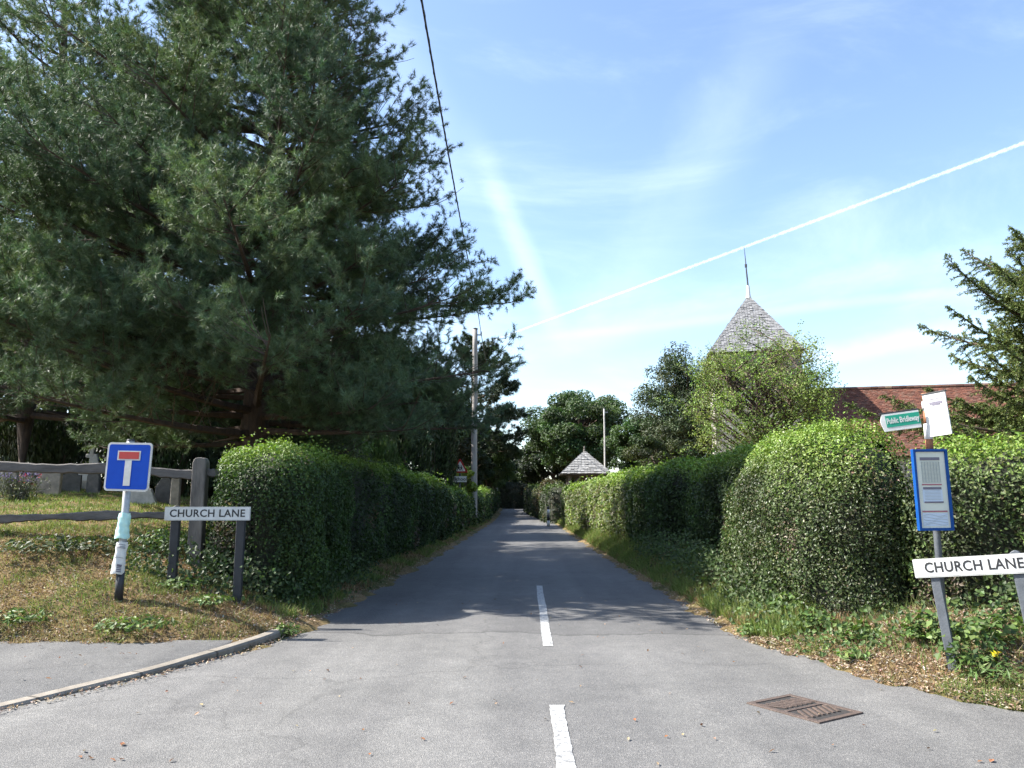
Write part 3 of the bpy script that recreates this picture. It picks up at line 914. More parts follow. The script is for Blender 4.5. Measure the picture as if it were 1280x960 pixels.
# backdrop row of trees behind the churchyard
k = 0
labs = ['tall dark evergreen at the far left behind the graves', 'broad dark evergreen behind the second pine', 'dark evergreen behind the brown headstone', 'tall gloomy tree behind the blue sign',
        'gloomy tree behind the columnar yews', 'dark tree filling the gap behind the huge pine', 'dark tree left of the school sign behind the hedge']
for (x, y, h_, r_) in [(-31, 37, 10, 5.5), (-25, 41, 11, 5.5), (-19.5, 37, 10, 5), (-15, 42, 10, 5), (-11, 37, 10, 4.6), (-8.6, 44, 10.5, 4.2), (-6.6, 33, 8.2, 3.0)]:
    broadleaf('evergreen_tree', gb(x, y), h_, r_, labs[k], 15000, (.24, .15), cDark, 50, .3, .02, 'dark trees behind the churchyard', 50 + k, cl=(.2, .32)); k += 1


def column_conifer(base, Ht, R, label, n, cols, seed, group=None, name='columnar_yew', leaf=(.20, .06)):
    global rng
    rs = rng; rng = np.random.default_rng(seed)
    base = np.asarray(base, float)
    root = thing(name, Vector(base), label, 'tree', group)
    tr = Acc(); tr.tube(base + np.array([[0, 0, -.1], [0.02, 0, Ht * .5], [0, .02, Ht * .9]]), [.14, .1, .03], 8)
    part('trunk', tr, M['bark'], root, True)
    lv = Acc()
    m = 60
    az = rng.uniform(0, 2 * PI, m); zc = rng.uniform(.02, .95, m)
    ci = rng.integers(0, m, n)
    t = rng.random(n)
    z = np.clip(zc[ci] + rng.uniform(-.22, .12, n), 0.0, 1)
    prof = np.interp(z, [0, .15, .5, .8, 1], [.62, .9, 1, .72, .12])
    a2 = az[ci] + rng.normal(0, .22, n)
    r = R * prof * (1 - .35 * rng.random(n)**1.5) * (1 + .10 * np.sin(ci * 1.7))
    P = base + np.c_[r * np.cos(a2), r * np.sin(a2), z * Ht]
    nr = np.c_[np.cos(a2), np.sin(a2), np.zeros(n)]
    # hanging/upright sprays: long axis near vertical
    L = leaf[0] * rng.uniform(.6, 1.3, n); W = leaf[1] * rng.uniform(.7, 1.3, n)
    ax = unit(np.c_[nr[:, :2] * .35 + rng.normal(0, .22, (n, 2)), np.ones(n)])
    bx = unit(np.cross(ax, nr + rng.normal(0, .5, (n, 3))))
    V = np.stack([P - ax * (L / 2)[:, None], P + bx * (W / 2)[:, None], P + ax * (L / 2)[:, None], P - bx * (W / 2)[:, None]], 1).reshape(-1, 3)
    i = np.arange(n) * 4
    cc = pal(m, cols, None, .2)
    lv.add(V, np.stack([i, i + 1, i + 2, i + 3], -1), np.clip(cc[ci] * (1 + rng.normal(0, .2, (n, 1))), .003, .5))
    part('crown', lv, M['needle'], root)
    rng = rs


cY = [(.022, .04, .014), (.03, .052, .017), (.018, .032, .012)]
for (u, D, h_, r_, lb_) in [(170, 25, 4.2, .95, 'columnar dark yew right behind the blue sign'), (228, 24, 3.9, 1.0, 'columnar yew left of the fence post'), (282, 26, 4.0, .9, 'columnar yew between the fence post and the corner hedge'),
                            (75, 27, 2.4, 2.2, 'low dark spreading yew behind the brown headstone'), (22, 28, 2.8, 2.0, 'low dark yew behind the lavender at the left edge')]:
    p = at(u, 600, D)
    column_conifer(gb(p.x, D), h_, r_, lb_, 9000, cY, int(u) + 5, 'yews in the churchyard')
for (u, D, h_, r_, lb_) in [(505, 31, 6.2, 1.15, 'tall black-green cypress left of the school sign'), (540, 34, 7.0, 1.1, 'tall cypress directly behind the school sign'), (470, 29, 3.2, 1.0, 'short feathery cypress over the left hedge')]:
    p = at(u, 600, D)
    column_conifer(gb(p.x, D), h_, r_, lb_, 9000, cY if h_ > 4 else cMid, int(u) + 5, 'cypresses behind the left hedge', 'cypress_tree')
# shrubs
def shrub_at(u, D, h_, r_, label, cols, n=5000, leaf=(.10, .06), name='shrub', seed=1):
    p = at(u, 600, D)
    broadleaf(name, gb(p.x, D), h_, r_, label, n, leaf, cols, 24, .05, .05, None, seed, cat='shrub', stems=3, cl=(.25, .4))
shrub_at(118, 33, 4.2, 1.0, 'lime green leafy shrub lit by the sun behind the grave cross', [(.16, .24, .03), (.13, .2, .03)], seed=101)
shrub_at(405, 22, 2.9, 1.5, 'grey-green shrub under the pine behind the corner hedge', [(.07, .09, .04), (.09, .11, .055)], seed=102)
shrub_at(440, 25, 2.6, 1.2, 'bright green shrub poking over the left hedge under the pine', [(.08, .13, .03), (.06, .10, .025)], seed=103)
shrub_at(577, 41, 3.6, .8, 'yellow-green sunlit shrub right behind the school sign', [(.17, .24, .03), (.14, .2, .03)], 4500, (.16, .10), seed=104)
shrub_at(688, 57, 3.4, 1.4, 'rusty brown-green shrub left of the lychgate', [(.10, .075, .035), (.07, .075, .03)], 4500, (.16, .10), seed=106)
shrub_at(330, 21, 3.2, 1.3, 'silvery leafed shrub right of the pine trunk', [(.10, .11, .06), (.08, .095, .05)], seed=105)

# yew at the right edge, with long drooping boughs
def yew_boughs(base, boughs, label, n_spray=900, seed=5):
    global rng
    rs = rng; rng = np.random.default_rng(seed)
    base = np.asarray(base, float)
    root = thing('yew_tree', Vector(base), label, 'tree')
    tr = Acc(); z = np.linspace(-.1, 8.6, 8)
    tr.tube(base + np.c_[.2 * np.sin(z * .5), .1 * np.cos(z * .6), z], .34 * (1 - .9 * z.clip(0) / 8.6), 10)
    part('trunk', tr, M['pinebark'], root, True)
    br = Acc(); lv = Acc()
    for (z0, end, bare) in boughs:
        st = base + [0, 0, z0]; end = np.asarray(end, float)
        mid = (st + end) / 2 + [0, 0, -.18 * np.linalg.norm(end - st) * (1 if end[2] > st[2] else -.4)]
        P = bez(st, mid, end, 12); L = np.linalg.norm(end - st)
        br.tube(P, np.linspace(.02 + .014 * L, .006, 12), 6, caps=False)
        ns = int(L * (20 if not bare else 5))
        d = unit(end - st)
        for s_ in np.linspace(.12 if not bare else .35, 1, ns):
            q_ = s_ * 11; k_ = min(int(q_), 10); p = P[k_] + (P[k_ + 1] - P[k_]) * (q_ - k_)
            sl = (.12 + .85 * (1 - s_)**.8) * rng.uniform(.6, 1.15) * (1.0 if not bare else .6)
            dirn = unit(d * .9 + rng.normal(0, .42, 3) + [0, 0, -.22])
            tip = p + dirn * sl + [0, 0, -.12 * sl]
            sp = bez(p, p + dirn * sl * .5 + [0, 0, .05], tip, 5)
            br.tube(sp, np.linspace(.009, .003, 5), 3, caps=False)
            nl = int(150 * sl + 22)
            t = rng.uniform(.05, 1, nl); Q = np.stack([np.interp(t, np.linspace(0, 1, 5), sp[:, c]) for c in range(3)], -1)
            dl = unit(dirn * .55 + rng.normal(0, .6, (nl, 3)) + [0, 0, -.18])
            ln = rng.uniform(.035, .085, nl)[:, None]
            sv = unit(np.cross(dl, rng.normal(0, 1, (nl, 3)))) * .009
            V = np.stack([Q - sv * .5, Q + dl * ln * .5 + sv, Q + dl * ln, Q + dl * ln * .5 - sv], 1).reshape(-1, 3)
            i = np.arange(nl) * 4
            lv.add(V, np.stack([i, i + 1, i + 2, i + 3], -1), pal(nl, [(.09, .13, .035), (.11, .15, .04), (.14, .17, .045)], None, .2))
    part('branches', br, M['bark'], root)
    part('needles', lv, M['needle'], root)
    rng = rs


D = 17.5
b0 = gb(12.9, 18.2)
B = []
for (u, v, dD, z0, bare) in [(1184, 322, -.3, 4.3, 0), (1187, 384, .2, 3.6, 0), (1215, 345, .6, 4.6, 0), (1232, 442, -.2, 2.9, 0), (1265, 285, 0, 6.0, 0), (1218, 457, .5, 2.6, 0), (1245, 330, -.6, 5, 0), (1272, 300, .4, 6.5, 0),
                             (1212, 470, -.5, 2.4, 0), (1250, 400, .8, 3.6, 0), (1240, 420, -.8, 3.3, 0), (1260, 370, 0, 4.2, 0), (1270, 455, -1, 2.8, 0), (1130, 506, .6, 2.0, 1), (1060, 505, 1.4, 1.9, 0), (1105, 495, 1.8, 2.1, 0),
                             (1160, 486, 1.2, 2.2, 0), (1185, 525, -.4, 1.5, 0), (1215, 535, -.6, 1.4, 0), (1245, 525, -.9, 1.6, 0), (1200, 500, .9, 2, 0), (1230, 505, .2, 2, 0), (1255, 490, .5, 2.2, 0), (1270, 410, .6, 3.4, 0),
                             (1180, 545, .3, 1.2, 0), (1225, 550, 0, 1.2, 0), (1150, 530, 1.2, 1.4, 0), (1285, 345, -.6, 5.0, 0), (1290, 430, .3, 3.0, 0), (1295, 300, 0, 6, 0), (1262, 312, .2, 5.2, 0), (1275, 350, -1, 4.2, 0)]:
    p = at(u, v, D + dD); B.append((z0, tuple(p), bare))
for _ in range(26):   # the part of the tree beyond the frame
    az = rng.uniform(-1.6, 2.4); zz = rng.uniform(2.5, 8)
    r_ = np.interp(zz, [2.5, 5, 8.5], [3.4, 3.0, .8]); B.append((zz * .8, (b0[0] + r_ * math.cos(az), b0[1] + r_ * math.sin(az), b0[2] + zz), 0))
yew_boughs(b0, B, 'yew at the right edge with long drooping boughs over the church roof')

# ------------------------------------------------------------------ church
def tiled_face(acc, A, Bp, Cp, rows, width, cols, thick=.02, lap=1.35, jit=.012):
    """courses of small tiles on triangle/trapezoid A(bottom left) B(bottom right) Cp=(top left, top right)"""
    A, Bp = np.asarray(A, float), np.asarray(Bp, float); TL, TR = [np.asarray(c, float) for c in Cp]
    nrm = unit(np.cross(Bp - A, (TL + TR) / 2 - (A + Bp) / 2))
    for r in range(rows):
        t0, t1 = r / rows, min(1.0, (r + lap) / rows)
        l0, r0 = A + (TL - A) * t0, Bp + (TR - Bp) * t0
        l1, r1 = A + (TL - A) * t1, Bp + (TR - Bp) * t1
        wd = np.linalg.norm(r0 - l0)
        nt_ = max(1, int(round(wd / width)))
        e = np.linspace(0, 1, nt_ + 1)
        if nt_ > 2:
            e[1:-1] += ((r % 2) - .5) * .5 / nt_ + rng.normal(0, .06 / nt_, nt_ - 1)
        for i in range(nt_):
            g = .008 / max(wd, .1)
            a0, a1 = e[i] + g, e[i + 1] - g
            if a1 <= a0: continue
            lift = thick + rng.normal(0, jit) ; lift = max(lift, .006)
            dn = (l0 - l1) / (np.linalg.norm(l0 - l1) + 1e-6) * rng.normal(0, jit)
            p0 = l0 + (r0 - l0) * a0 + nrm * lift + dn; p1 = l0 + (r0 - l0) * a1 + nrm * lift + dn
            p2 = l1 + (r1 - l1) * a1 + nrm * .003; p3 = l1 + (r1 - l1) * a0 + nrm * .003
            q0 = p0 - nrm * (lift - .002); q1 = p1 - nrm * (lift - .002)
            col = np.asarray(cols[rng.integers(0, len(cols))]) * (1 + rng.normal(0, .10))
            acc.add([p0, p1, p2, p3, q0, q1], [(0, 1, 2, 3), (4, 5, 1, 0)], col)
            acc.add([p0, q0, p3, p1, q1, p2], [(0, 2, 1), (3, 4, 5)], col)


ca = math.radians(-11)
ex = np.array([math.cos(ca), math.sin(ca), 0]); ey = np.array([-math.sin(ca), math.cos(ca), 0]); ez = np.array([0, 0, 1.0])
# front-left eave corner of the tower roof, from its distance
E0 = np.array(at(885, 441, 45.0)); E1 = np.array(at(1000.5, 437, 45.0 + 5.5 * math.sin(ca)))
Wt = 5.5
ez0 = float(E0[2]) ; g_ch = float(H(14, 45))
cc0 = np.array([E0[0], E0[1], 0]) + ex * Wt / 2 + ey * Wt / 2
def chp(a, b, z): return cc0 + ex * a + ey * b + ez * z
church = thing('church', Vector((cc0[0], cc0[1], g_ch)), 'old church with a shingled pyramid-capped tower and red tiled nave roof', 'church')
hw = Wt / 2 - .28
tw = Acc()
c8 = [chp(sx * hw, sy * hw, z) for z in (g_ch - .3, ez0 - .05) for sx, sy in ((-1, -1), (1, -1), (1, 1), (-1, 1))]
tw.add(c8, [(0, 1, 5, 4), (1, 2, 6, 5), (2, 3, 7, 6), (3, 0, 4, 7)])
wall_o = part('tower_wall', tw, M['flint'], church)
bd = Acc()   # weatherboarded belfry stage below the eaves
bw = hw + .06
zb = np.linspace(ez0 - 2.2, ez0 - .04, 12)
for i in range(11):
    for s_ in range(4):
        sx, sy = ((-1, -1), (1, -1), (1, 1), (-1, 1))[s_]; tx, ty = ((1, -1), (1, 1), (-1, 1), (-1, -1))[s_]
        o_ = .05
        bd.add([chp(sx * (bw + o_), sy * (bw + o_), zb[i]), chp(tx * (bw + o_), ty * (bw + o_), zb[i]), chp(tx * bw, ty * bw, zb[i + 1]), chp(sx * bw, sy * bw, zb[i + 1])], [(0, 1, 2, 3)], (1, 1, 1))
part('belfry_boards', bd, M['boards'], church)
for sx in (-.9, .9):
    lou = Acc()
    Mx = Matrix.Translation(chp(sx, -bw - .08, ez0 - 1.15)) @ Matrix.Rotation(ca, 4, 'Z')
    lou.box((0, 0, 0), (.8, .08, 1.3), Mx, .01)
    part('louvre', lou, M['gloom'], church)
rf = Acc()
eh = Wt / 2
zt_ = float(at(931, 372, 45 + 2.7)[2])
cor = [chp(-eh, -eh, ez0), chp(eh, -eh, ez0), chp(eh, eh, ez0), chp(-eh, eh, ez0)]
apx = chp(0, 0, zt_)
cS = [(.235, .235, .24), (.215, .215, .22), (.255, .255, .258), (.19, .19, .194)]
for i in range(4):
    A_, B_ = cor[i], cor[(i + 1) % 4]
    tiled_face(rf, A_, B_, (apx + (A_ - apx) * .025, apx + (B_ - apx) * .025), 34, .17, cS, .03, 1.4, .012)
rf.add([chp(-eh + .03, -eh + .03, ez0 - .03), chp(eh - .03, -eh + .03, ez0 - .03), chp(eh - .03, eh - .03, ez0 - .03), chp(-eh + .03, eh - .03, ez0 - .03), apx - ez * .06],
       [(0, 1, 4), (1, 2, 4), (2, 3, 4), (3, 0, 4)], (.08, .07, .06))
rf.add([chp(-eh + .03, -eh + .03, ez0 - .03), chp(eh - .03, -eh + .03, ez0 - .03), chp(eh - .03, eh - .03, ez0 - .03), chp(-eh + .03, eh - .03, ez0 - .03)], [(3, 2, 1, 0)], (.08, .07, .06))
roof_o = part('tower_roof', rf, M['shingle'], church)
fn = Acc(); fn.tube([apx - ez * .2, apx + ez * .1, apx + ez * .62], [.17, .12, .10], 10)
part('finial', fn, M['lead'], roof_o)
sp_ = Acc(); sp_.tube([apx + ez * .6, apx + ez * 1.6 - ex * .05, apx + ez * 2.2 - ex * .07, apx + ez * 3.2 - ex * .12], [.05, .045, .03, .012], 6)
sp_.tube([apx + ez * 1.85 - ex * .07, apx + ez * 2.05 - ex * .07], [.075, .075], 6)
part('lightning_rod', sp_, M['lead'] if False else M['darkpaint'], roof_o)
# nave
zr_ = float(at(1120, 489, 47.0)[2])
n0, n1 = hw + .02, hw + 17
run = 4.3; ze = zr_ - run * 1.0
nv = Acc()
def box_from(acc, a0, a1, b0, b1, z0, z1):
    c8 = [chp(a, b, z) for z in (z0, z1) for a, b in ((a0, b0), (a1, b0), (a1, b1), (a0, b1))]
    acc.add(c8, [(0, 1, 5, 4), (1, 2, 6, 5), (2, 3, 7, 6), (3, 0, 4, 7), (4, 5, 6, 7)])
box_from(nv, n0, n1, -run + .4, run - .4, g_ch - .3, ze + .25)
nv.add([chp(n1, -run + .4, ze + .25), chp(n1, run - .4, ze + .25), chp(n1, 0, zr_ - .1)], [(0, 1, 2)])
nave_o = part('nave_wall', nv, M['flint'], church)
for i in range(4):
    wn = Acc(); Mx = Matrix.Translation(chp(n0 + 2.5 + 3.8 * i, -run + .38, g_ch + 1.9)) @ Matrix.Rotation(ca, 4, 'Z')
    wn.prism([(-.5, -.9), (.5, -.9), (.5, .4), (.35, .75), (0, 1.1), (-.35, .75), (-.5, .4)], -.05, .05, Mx)
    part('window', wn, M['gloom'], nave_o)
nr_ = Acc()
cT = [(.145, .058, .038), (.125, .05, .034), (.165, .07, .045), (.10, .045, .033), (.15, .078, .055)]
tiled_face(nr_, chp(n0, -run, ze), chp(n1 + .2, -run, ze), (chp(n0, 0, zr_), chp(n1 + .2, 0, zr_)), 44, .19, cT, .025, 1.4, .008)
nr_.add([chp(n1 + .2, run, ze), chp(n0, run, ze), chp(n0, 0, zr_), chp(n1 + .2, 0, zr_)], [(0, 1, 2, 3)], cT[0])
nr_.add([chp(n0, -run + .02, ze - .05), chp(n1 + .2, -run + .02, ze - .05), chp(n1 + .2, 0, zr_ - .05), chp(n0, 0, zr_ - .05)], [(0, 1, 2, 3)], (.06, .05, .04))
nroof = part('nave_roof', nr_, M['tile'], church)
rt = Acc()
for i in range(44):
    x0 = n0 + i * (n1 + .2 - n0) / 44; x1 = x0 + (n1 + .2 - n0) / 44 - .02
    rt.tube([chp(x0, 0, zr_ + .0), chp(x1, 0, zr_ + .01)], [.13, .125], 8, pal(1, [(.12, .06, .045), (.16, .09, .07)])[0])
part('ridge_tiles', rt, M['tile'], nroof)

# ------------------------------------------------------------------ lychgate
gl = at(731, 600, 50)
gx, gy = gl.x, 50.0; gz = float(H(gx, gy))
ly = thing('lychgate', Vector((gx, gy, gz)), 'timber lychgate with a grey shingled pyramid roof above the sunlit hedge', 'gate')
eL = 1.62; le = float(at(731, 592, 48.4)[2]); la = float(at(731, 563.5, 50)[2])
lr = Acc(); cor = [np.array([gx + sx * eL, gy + sy * eL, le]) for sx, sy in ((-1, -1), (1, -1), (1, 1), (-1, 1))]
apx2 = np.array([gx, gy, la])
for i in range(4):
    A_, B_ = cor[i], cor[(i + 1) % 4]
    tiled_face(lr, A_, B_, (apx2 + (A_ - apx2) * .03, apx2 + (B_ - apx2) * .03), 13, .22, [(.26, .257, .25), (.23, .227, .222), (.29, .287, .28)], .045, 1.3, .01)
lr.add([c + [0, 0, -.05] for c in cor] + [apx2 - [0, 0, .08]], [(0, 1, 4), (1, 2, 4), (2, 3, 4), (3, 0, 4)], (.10, .085, .07))
lr.add([c + [0, 0, -.05] for c in cor], [(3, 2, 1, 0)], (.10, .085, .07))
lro = part('roof', lr, M['shingle'], ly)
fi = Acc(); fi.tube([apx2 - [0, 0, .1], apx2 + [0, 0, .05], apx2 + [0, 0, .12], apx2 + [0, 0, .2], apx2 + [0, 0, .32]], [.07, .07, .035, .06, .015], 8)
part('finial', fi, M['oldpost'], lro)
for sx in (-1, 1):
    for sy in (-1, 1):
        p_ = Acc(); p_.box((gx + sx * 1.05, gy + sy * 1.05, (gz + le) / 2 - .05), (.2, .2, le - gz + .1), None, .015)
        part('post', p_, M['oldpost'], ly)
        b_ = Acc(); b_.tube([(gx + sx * 1.0, gy + sy * 1.05, le - .85), (gx + sx * .35, gy + sy * 1.05, le - .12)], [.075, .075], 4)
        part('brace', b_, M['oldpost'], ly)
for sy in (-1, 1):
    b_ = Acc(); b_.box((gx, gy + sy * 1.05, le - .06), (2.6, .18, .2), None, .01); part('beam', b_, M['oldwood'], ly)
    b_ = Acc(); b_.box((gx + sy * 1.05, gy, le - .062), (.178, 2.6, .18), None, .01); part('beam', b_, M['oldwood'], ly)

# ------------------------------------------------------------------ telegraph poles and cables
poles = []
def tpole(x, y, top, r, label, mat='pole'):
    z0 = float(H(x, y))
    o = thing('telegraph_pole', Vector((x, y, z0)), label, 'utility pole', 'telegraph poles')
    p_ = Acc(); zz = np.linspace(z0 - .2, top, 12)
    p_.tube(np.c_[np.full(12, x) + .012 * np.sin(zz), np.full(12, y), zz], r * (1 - .22 * (zz - z0) / (top - z0)), 14)
    part('shaft', p_, M[mat], o, True)
    c_ = Acc(); c_.tube([(x, y, top - .005), (x, y, top + .05), (x, y, top + .09)], [r * .83, r * .83, r * .3], 12); part('cap', c_, M['hub'], o)
    b_ = Acc(); b_.box((x + r * .5 + .12, y, top - .32), (.34, .07, .07), None, .01); br_ = part('bracket', b_, M['steel'], o)
    i_ = Acc(); i_.tube([(x + r * .5 + .24, y, top - .29), (x + r * .5 + .24, y, top - .24), (x + r * .5 + .24, y, top - .2), (x + r * .5 + .24, y, top - .13)], [.03, .05, .035, .045], 8); part('insulator', i_, M['hub'], br_)
    poles.append(np.array([x + r * .5 + .24, y, top - .25]))
tpole(-2.72, 42, 11.2, .175, 'tall weathered wooden pole rising from the left hedge beside the school sign')
p = at(621, 523, 82); tpole(p.x, 82, p.z, .16, 'distant pole top before the far dark pine')
p = at(755, 511, 66); tpole(p.x, 66, p.z, .085, 'thin pale pole just right of the lychgate roof', 'palestone')
def cable(pts, r, label):
    a_ = Acc(); P = spline(np.asarray(pts, float), 60)
    a_.tube(P, r, 6)
    # a lighter strand twisted round the bundle
    L_ = np.r_[0, np.cumsum(np.linalg.norm(np.diff(P, axis=0), axis=1))]; T_ = np.linspace(0, L_[-1], 700)
    Q = np.stack([np.interp(T_, L_, P[:, c]) for c in range(3)], -1)
    Q = Q + .8 * r * np.c_[np.cos(T_ * 9), np.zeros(700), np.sin(T_ * 9)]
    a_.tube(Q, r * .5, 4, caps=False)
    o = solo('overhead_cable', a_, M['cable'], Vector(P[0]), label, 'cable', 'overhead cables'); return o
pts = [poles[0]] + [np.array(at(u, v, D_)) for u, v, D_ in ((596.5, 385, 33), (585, 325, 24.5), (561, 195, 16), (527, 0, 10.3))]
pts += [pts[-1] + (pts[-1] - pts[-2]) * 1.0 + [0, 0, .15], pts[-1] + (pts[-1] - pts[-2]) * 3.5 + [0, 0, 1.2]]
cable(pts, .017, 'thick black cable sweeping overhead from the left wooden pole')
m_ = (poles[0] + poles[1]) / 2 - [0, 0, .8]
cable([poles[0], m_, poles[1]], .02, 'black cable between the wooden pole and the distant pole top')

# ------------------------------------------------------------------ no through road sign
def rrect(w, h, r, n=5):
    pts = []
    for cx, cz, a0 in ((w / 2 - r, h / 2 - r, 0), (-w / 2 + r, h / 2 - r, PI / 2), (-w / 2 + r, -h / 2 + r, PI), (w / 2 - r, -h / 2 + r, 1.5 * PI)):
        for t in np.linspace(0, PI / 2, n):
            pts.append((cx + r * math.cos(a0 + t), cz + r * math.sin(a0 + t)))
    return pts
D = 9.0
pb = at(149, 739, D); pt = at(163.5, 551, D + .02)
sgx = pb.x; sgz = float(H(pb.x, D))
sign = thing('no_through_road_sign', Vector((pb.x, D, sgz)), 'blue no through road sign with a red bar on a grey post', 'road sign')
pv = Acc(); lo = np.array([pb.x, D, sgz - .2]); hi = np.array([pt.x, pt.y, pt.z])
pv.tube([lo, lo + (hi - lo) * .5, hi], [.042, .042, .042], 16); part('post', pv, M['steel'], sign, True)
cp = Acc(); cp.tube([hi - (hi - lo) * .001, hi + [0, 0, .018]], [.047, .04], 16); part('post_cap', cp, M['darkpaint'], sign)
slv = Acc(); slv.tube([lo + (hi - lo) * .10, lo + (hi - lo) * .26], [.046, .046], 16); part('sleeve', slv, M['darkpaint'], sign, True)
sc_ = at(160.5, 583.5, D - .07)
ang = math.atan2(hi[0] - lo[0], hi[2] - lo[2])
SM = Matrix.Translation(sc_) @ Matrix.Rotation(math.radians(-8), 4, 'Z') @ Matrix.Rotation(math.radians(1.6), 4, 'Y')
s_ = Acc(); s_.prism(rrect(.575, .565, .045), -.006, .006, SM); plate = part('sign_plate', s_, M['offwhite'], sign)
s_ = Acc(); s_.prism(rrect(.53, .52, .028), -.0075, -.003, SM); part('blue_face', s_, M['blue'], plate)
s_ = Acc(); s_.prism([(-.148, .075), (.148, .075), (.148, .187), (-.148, .187)], -.009, -.004, SM); part('white_bar', s_, M['offwhite'], plate)
s_ = Acc(); s_.prism([(-.043, -.22), (.043, -.22), (.043, .074), (-.043, .074)], -.009, -.004, SM); part('white_stem', s_, M['offwhite'], plate)
s_ = Acc(); s_.prism([(-.130, .090), (.130, .090), (.130, .174), (-.130, .174)], -.0105, -.005, SM); part('red_bar', s_, M['red'], plate)
for dz in (-.15, .15):
    s_ = Acc(); s_.box((0, .035, dz), (.3, .03, .04), SM, .004); part('clip', s_, M['steel'], sign)
# flyers wrapped round the post
def flyer(v0, v1, hwid, mat, label, lean=0.0, marks=False, bulge=.0):
    t0 = (at(156, v1, D).z - lo[2]) / (hi[2] - lo[2]); t1 = (at(156, v0, D).z - lo[2]) / (hi[2] - lo[2])
    aF = Acc(); nz, na = 14, 22
    A = np.linspace(-PI * .5 - hwid, -PI * .5 + hwid, na)
    V = []; 
    for i, t in enumerate(np.linspace(t0, t1, nz)):
        c_ = lo + (hi - lo) * t
        f = 1 - i / (nz - 1)
        r_ = .062 + bulge * f + .005 * np.sin(A * 5 + i * .7) + .003 * np.sin(i * 1.9)
        V.append(np.c_[c_[0] + r_ * np.cos(A) - lean * f, c_[1] + r_ * np.sin(A) - bulge * f * .5, np.full(na, c_[2]) + .006 * np.sin(A * 3)])
    V = np.concatenate(V); Vi = V.copy()
    i = np.arange(nz - 1)[:, None] * na + np.arange(na - 1)[None]
    q_ = np.stack([i, i + 1, i + na + 1, i + na], -1).reshape(-1, 4)
    aF.add(V, q_)
    V2 = V.copy(); cen = np.array([lo[0], lo[1]]); V2[:, :2] -= (V2[:, :2] - V[:, :2].mean(0)) * .03
    aF.add(V2, q_[:, ::-1])
    base = Vector(tuple(V[na // 2]))
    o = thing('flyer', base, label, 'flyer', 'flyers wrapped round the sign post')
    part('sheet', aF, mat, o, True)
    if marks:
        mk = Acc()
        def patch(a0, a1, z0, z1):
            G_ = V.reshape(nz, na, 3)
            for zz_ in range(1):
                rows_ = np.linspace(z0, z1, 4) * (nz - 1); cols_ = np.linspace(a0, a1, 6) * (na - 1)
                pts_ = []
                for r_ in rows_:
                    for c_ in cols_:
                        r0, c0 = min(int(r_), nz - 2), min(int(c_), na - 2); fr, fc = r_ - r0, c_ - c0
                        p_ = (G_[r0, c0] * (1 - fr) * (1 - fc) + G_[r0 + 1, c0] * fr * (1 - fc) + G_[r0, c0 + 1] * (1 - fr) * fc + G_[r0 + 1, c0 + 1] * fr * fc)
                        ax_ = lo + (hi - lo) * ((p_[2] - lo[2]) / (hi[2] - lo[2]))
                        out = unit((p_ - ax_) * [1, 1, 0]); pts_.append(p_ + out * .004)
                k_ = np.arange(3)[:, None] * 6 + np.arange(5)[None]
                mk.add(pts_, np.stack([k_, k_ + 1, k_ + 7, k_ + 6], -1).reshape(-1, 4))
        for z0, z1 in ((.06, .10), (.12, .16), (.18, .21), (.225, .30)): patch(.56, .80, z0, z1)
        for z0 in (.80, .84, .9): patch(.3, .85, z0, z0 + .018)
        for z0 in (.5,): patch(.35, .8, z0, z0 + .012)
        part('print', mk, M['ink'], o)
flyer(641, 673, 1.75, M['greenflyer'], 'crumpled pale green plastic flyer, upper one on the sign post', .012, False, .016)
flyer(677, 717, 1.5, M['white'], 'white paper flyer with dark print, lower one on the sign post', .03, True, .012)

# ------------------------------------------------------------------ street nameplates
def nameplate(c0, c1, hgt, roll, posts, label, postmat, letter, plate_mat, edge_mat, lsize, group='street nameplates', sx=1.0):
    c0 = np.asarray(c0, float); c1 = np.asarray(c1, float)
    L = float(np.linalg.norm((c1 - c0)[:2])); cen = Vector((c0 + c1) / 2)
    a_ = math.atan2(c1[1] - c0[1], c1[0] - c0[0])
    Mx = Matrix.Translation(cen) @ Matrix.Rotation(a_, 4, 'Z') @ Matrix.Rotation(-roll, 4, 'Y')
    g0 = float(H(cen.x, cen.y))
    o = thing('street_nameplate', Vector((cen.x, cen.y, g0)), label, 'street sign', group)
    b_ = Acc(); b_.prism(rrect(L, hgt, .008, 3), -.009, .009, Mx); pl = part('plate', b_, edge_mat, o)
    b_ = Acc(); b_.prism(rrect(L - .02, hgt - .02, .006, 3), -.0115, -.006, Mx); part('white_face', b_, plate_mat, pl)
    t_ = text_acc('CHURCH LANE', lsize, Mx @ Matrix.Translation((0, -.0125, 0)), .003, 1.06, bold=.0022, sx=sx); part('lettering', t_, M['black'], pl)
    for (px, topz, w_, d_) in posts:
        b_ = Acc(); top_l = Mx @ Vector((px, .06, topz))
        gq = float(H(top_l.x, top_l.y))
        ln = (top_l.z - gq) / max(math.cos(roll * 1.3), .5) + .25
        Mp = Mx @ Matrix.Translation((px, .011 + d_ / 2, 0))
        b_.prism([(-w_ / 2, topz - ln), (w_ / 2, topz - ln), (w_ / 2, topz - w_ * .35), (w_ * .3, topz - .01), (0, topz), (-w_ * .3, topz - .01), (-w_ / 2, topz - w_ * .35)], -d_ / 2, d_ / 2, Mp, bev=.006)
        part('post', b_, postmat, o)
nameplate(at(206, 641.5, 9.55), at(313, 642.5, 9.62), .168, 0.0, [(-.40, .10, .10, .08), (.40, .07, .10, .08)], 'shaded CHURCH LANE nameplate in front of the left wooden fence', M['darkpaint'], None, M['white'], M['offwhite'], .128)
pR0 = np.array(at(1142, 711, 6.9)); pR1 = np.array(at(1296, 703, 6.38))
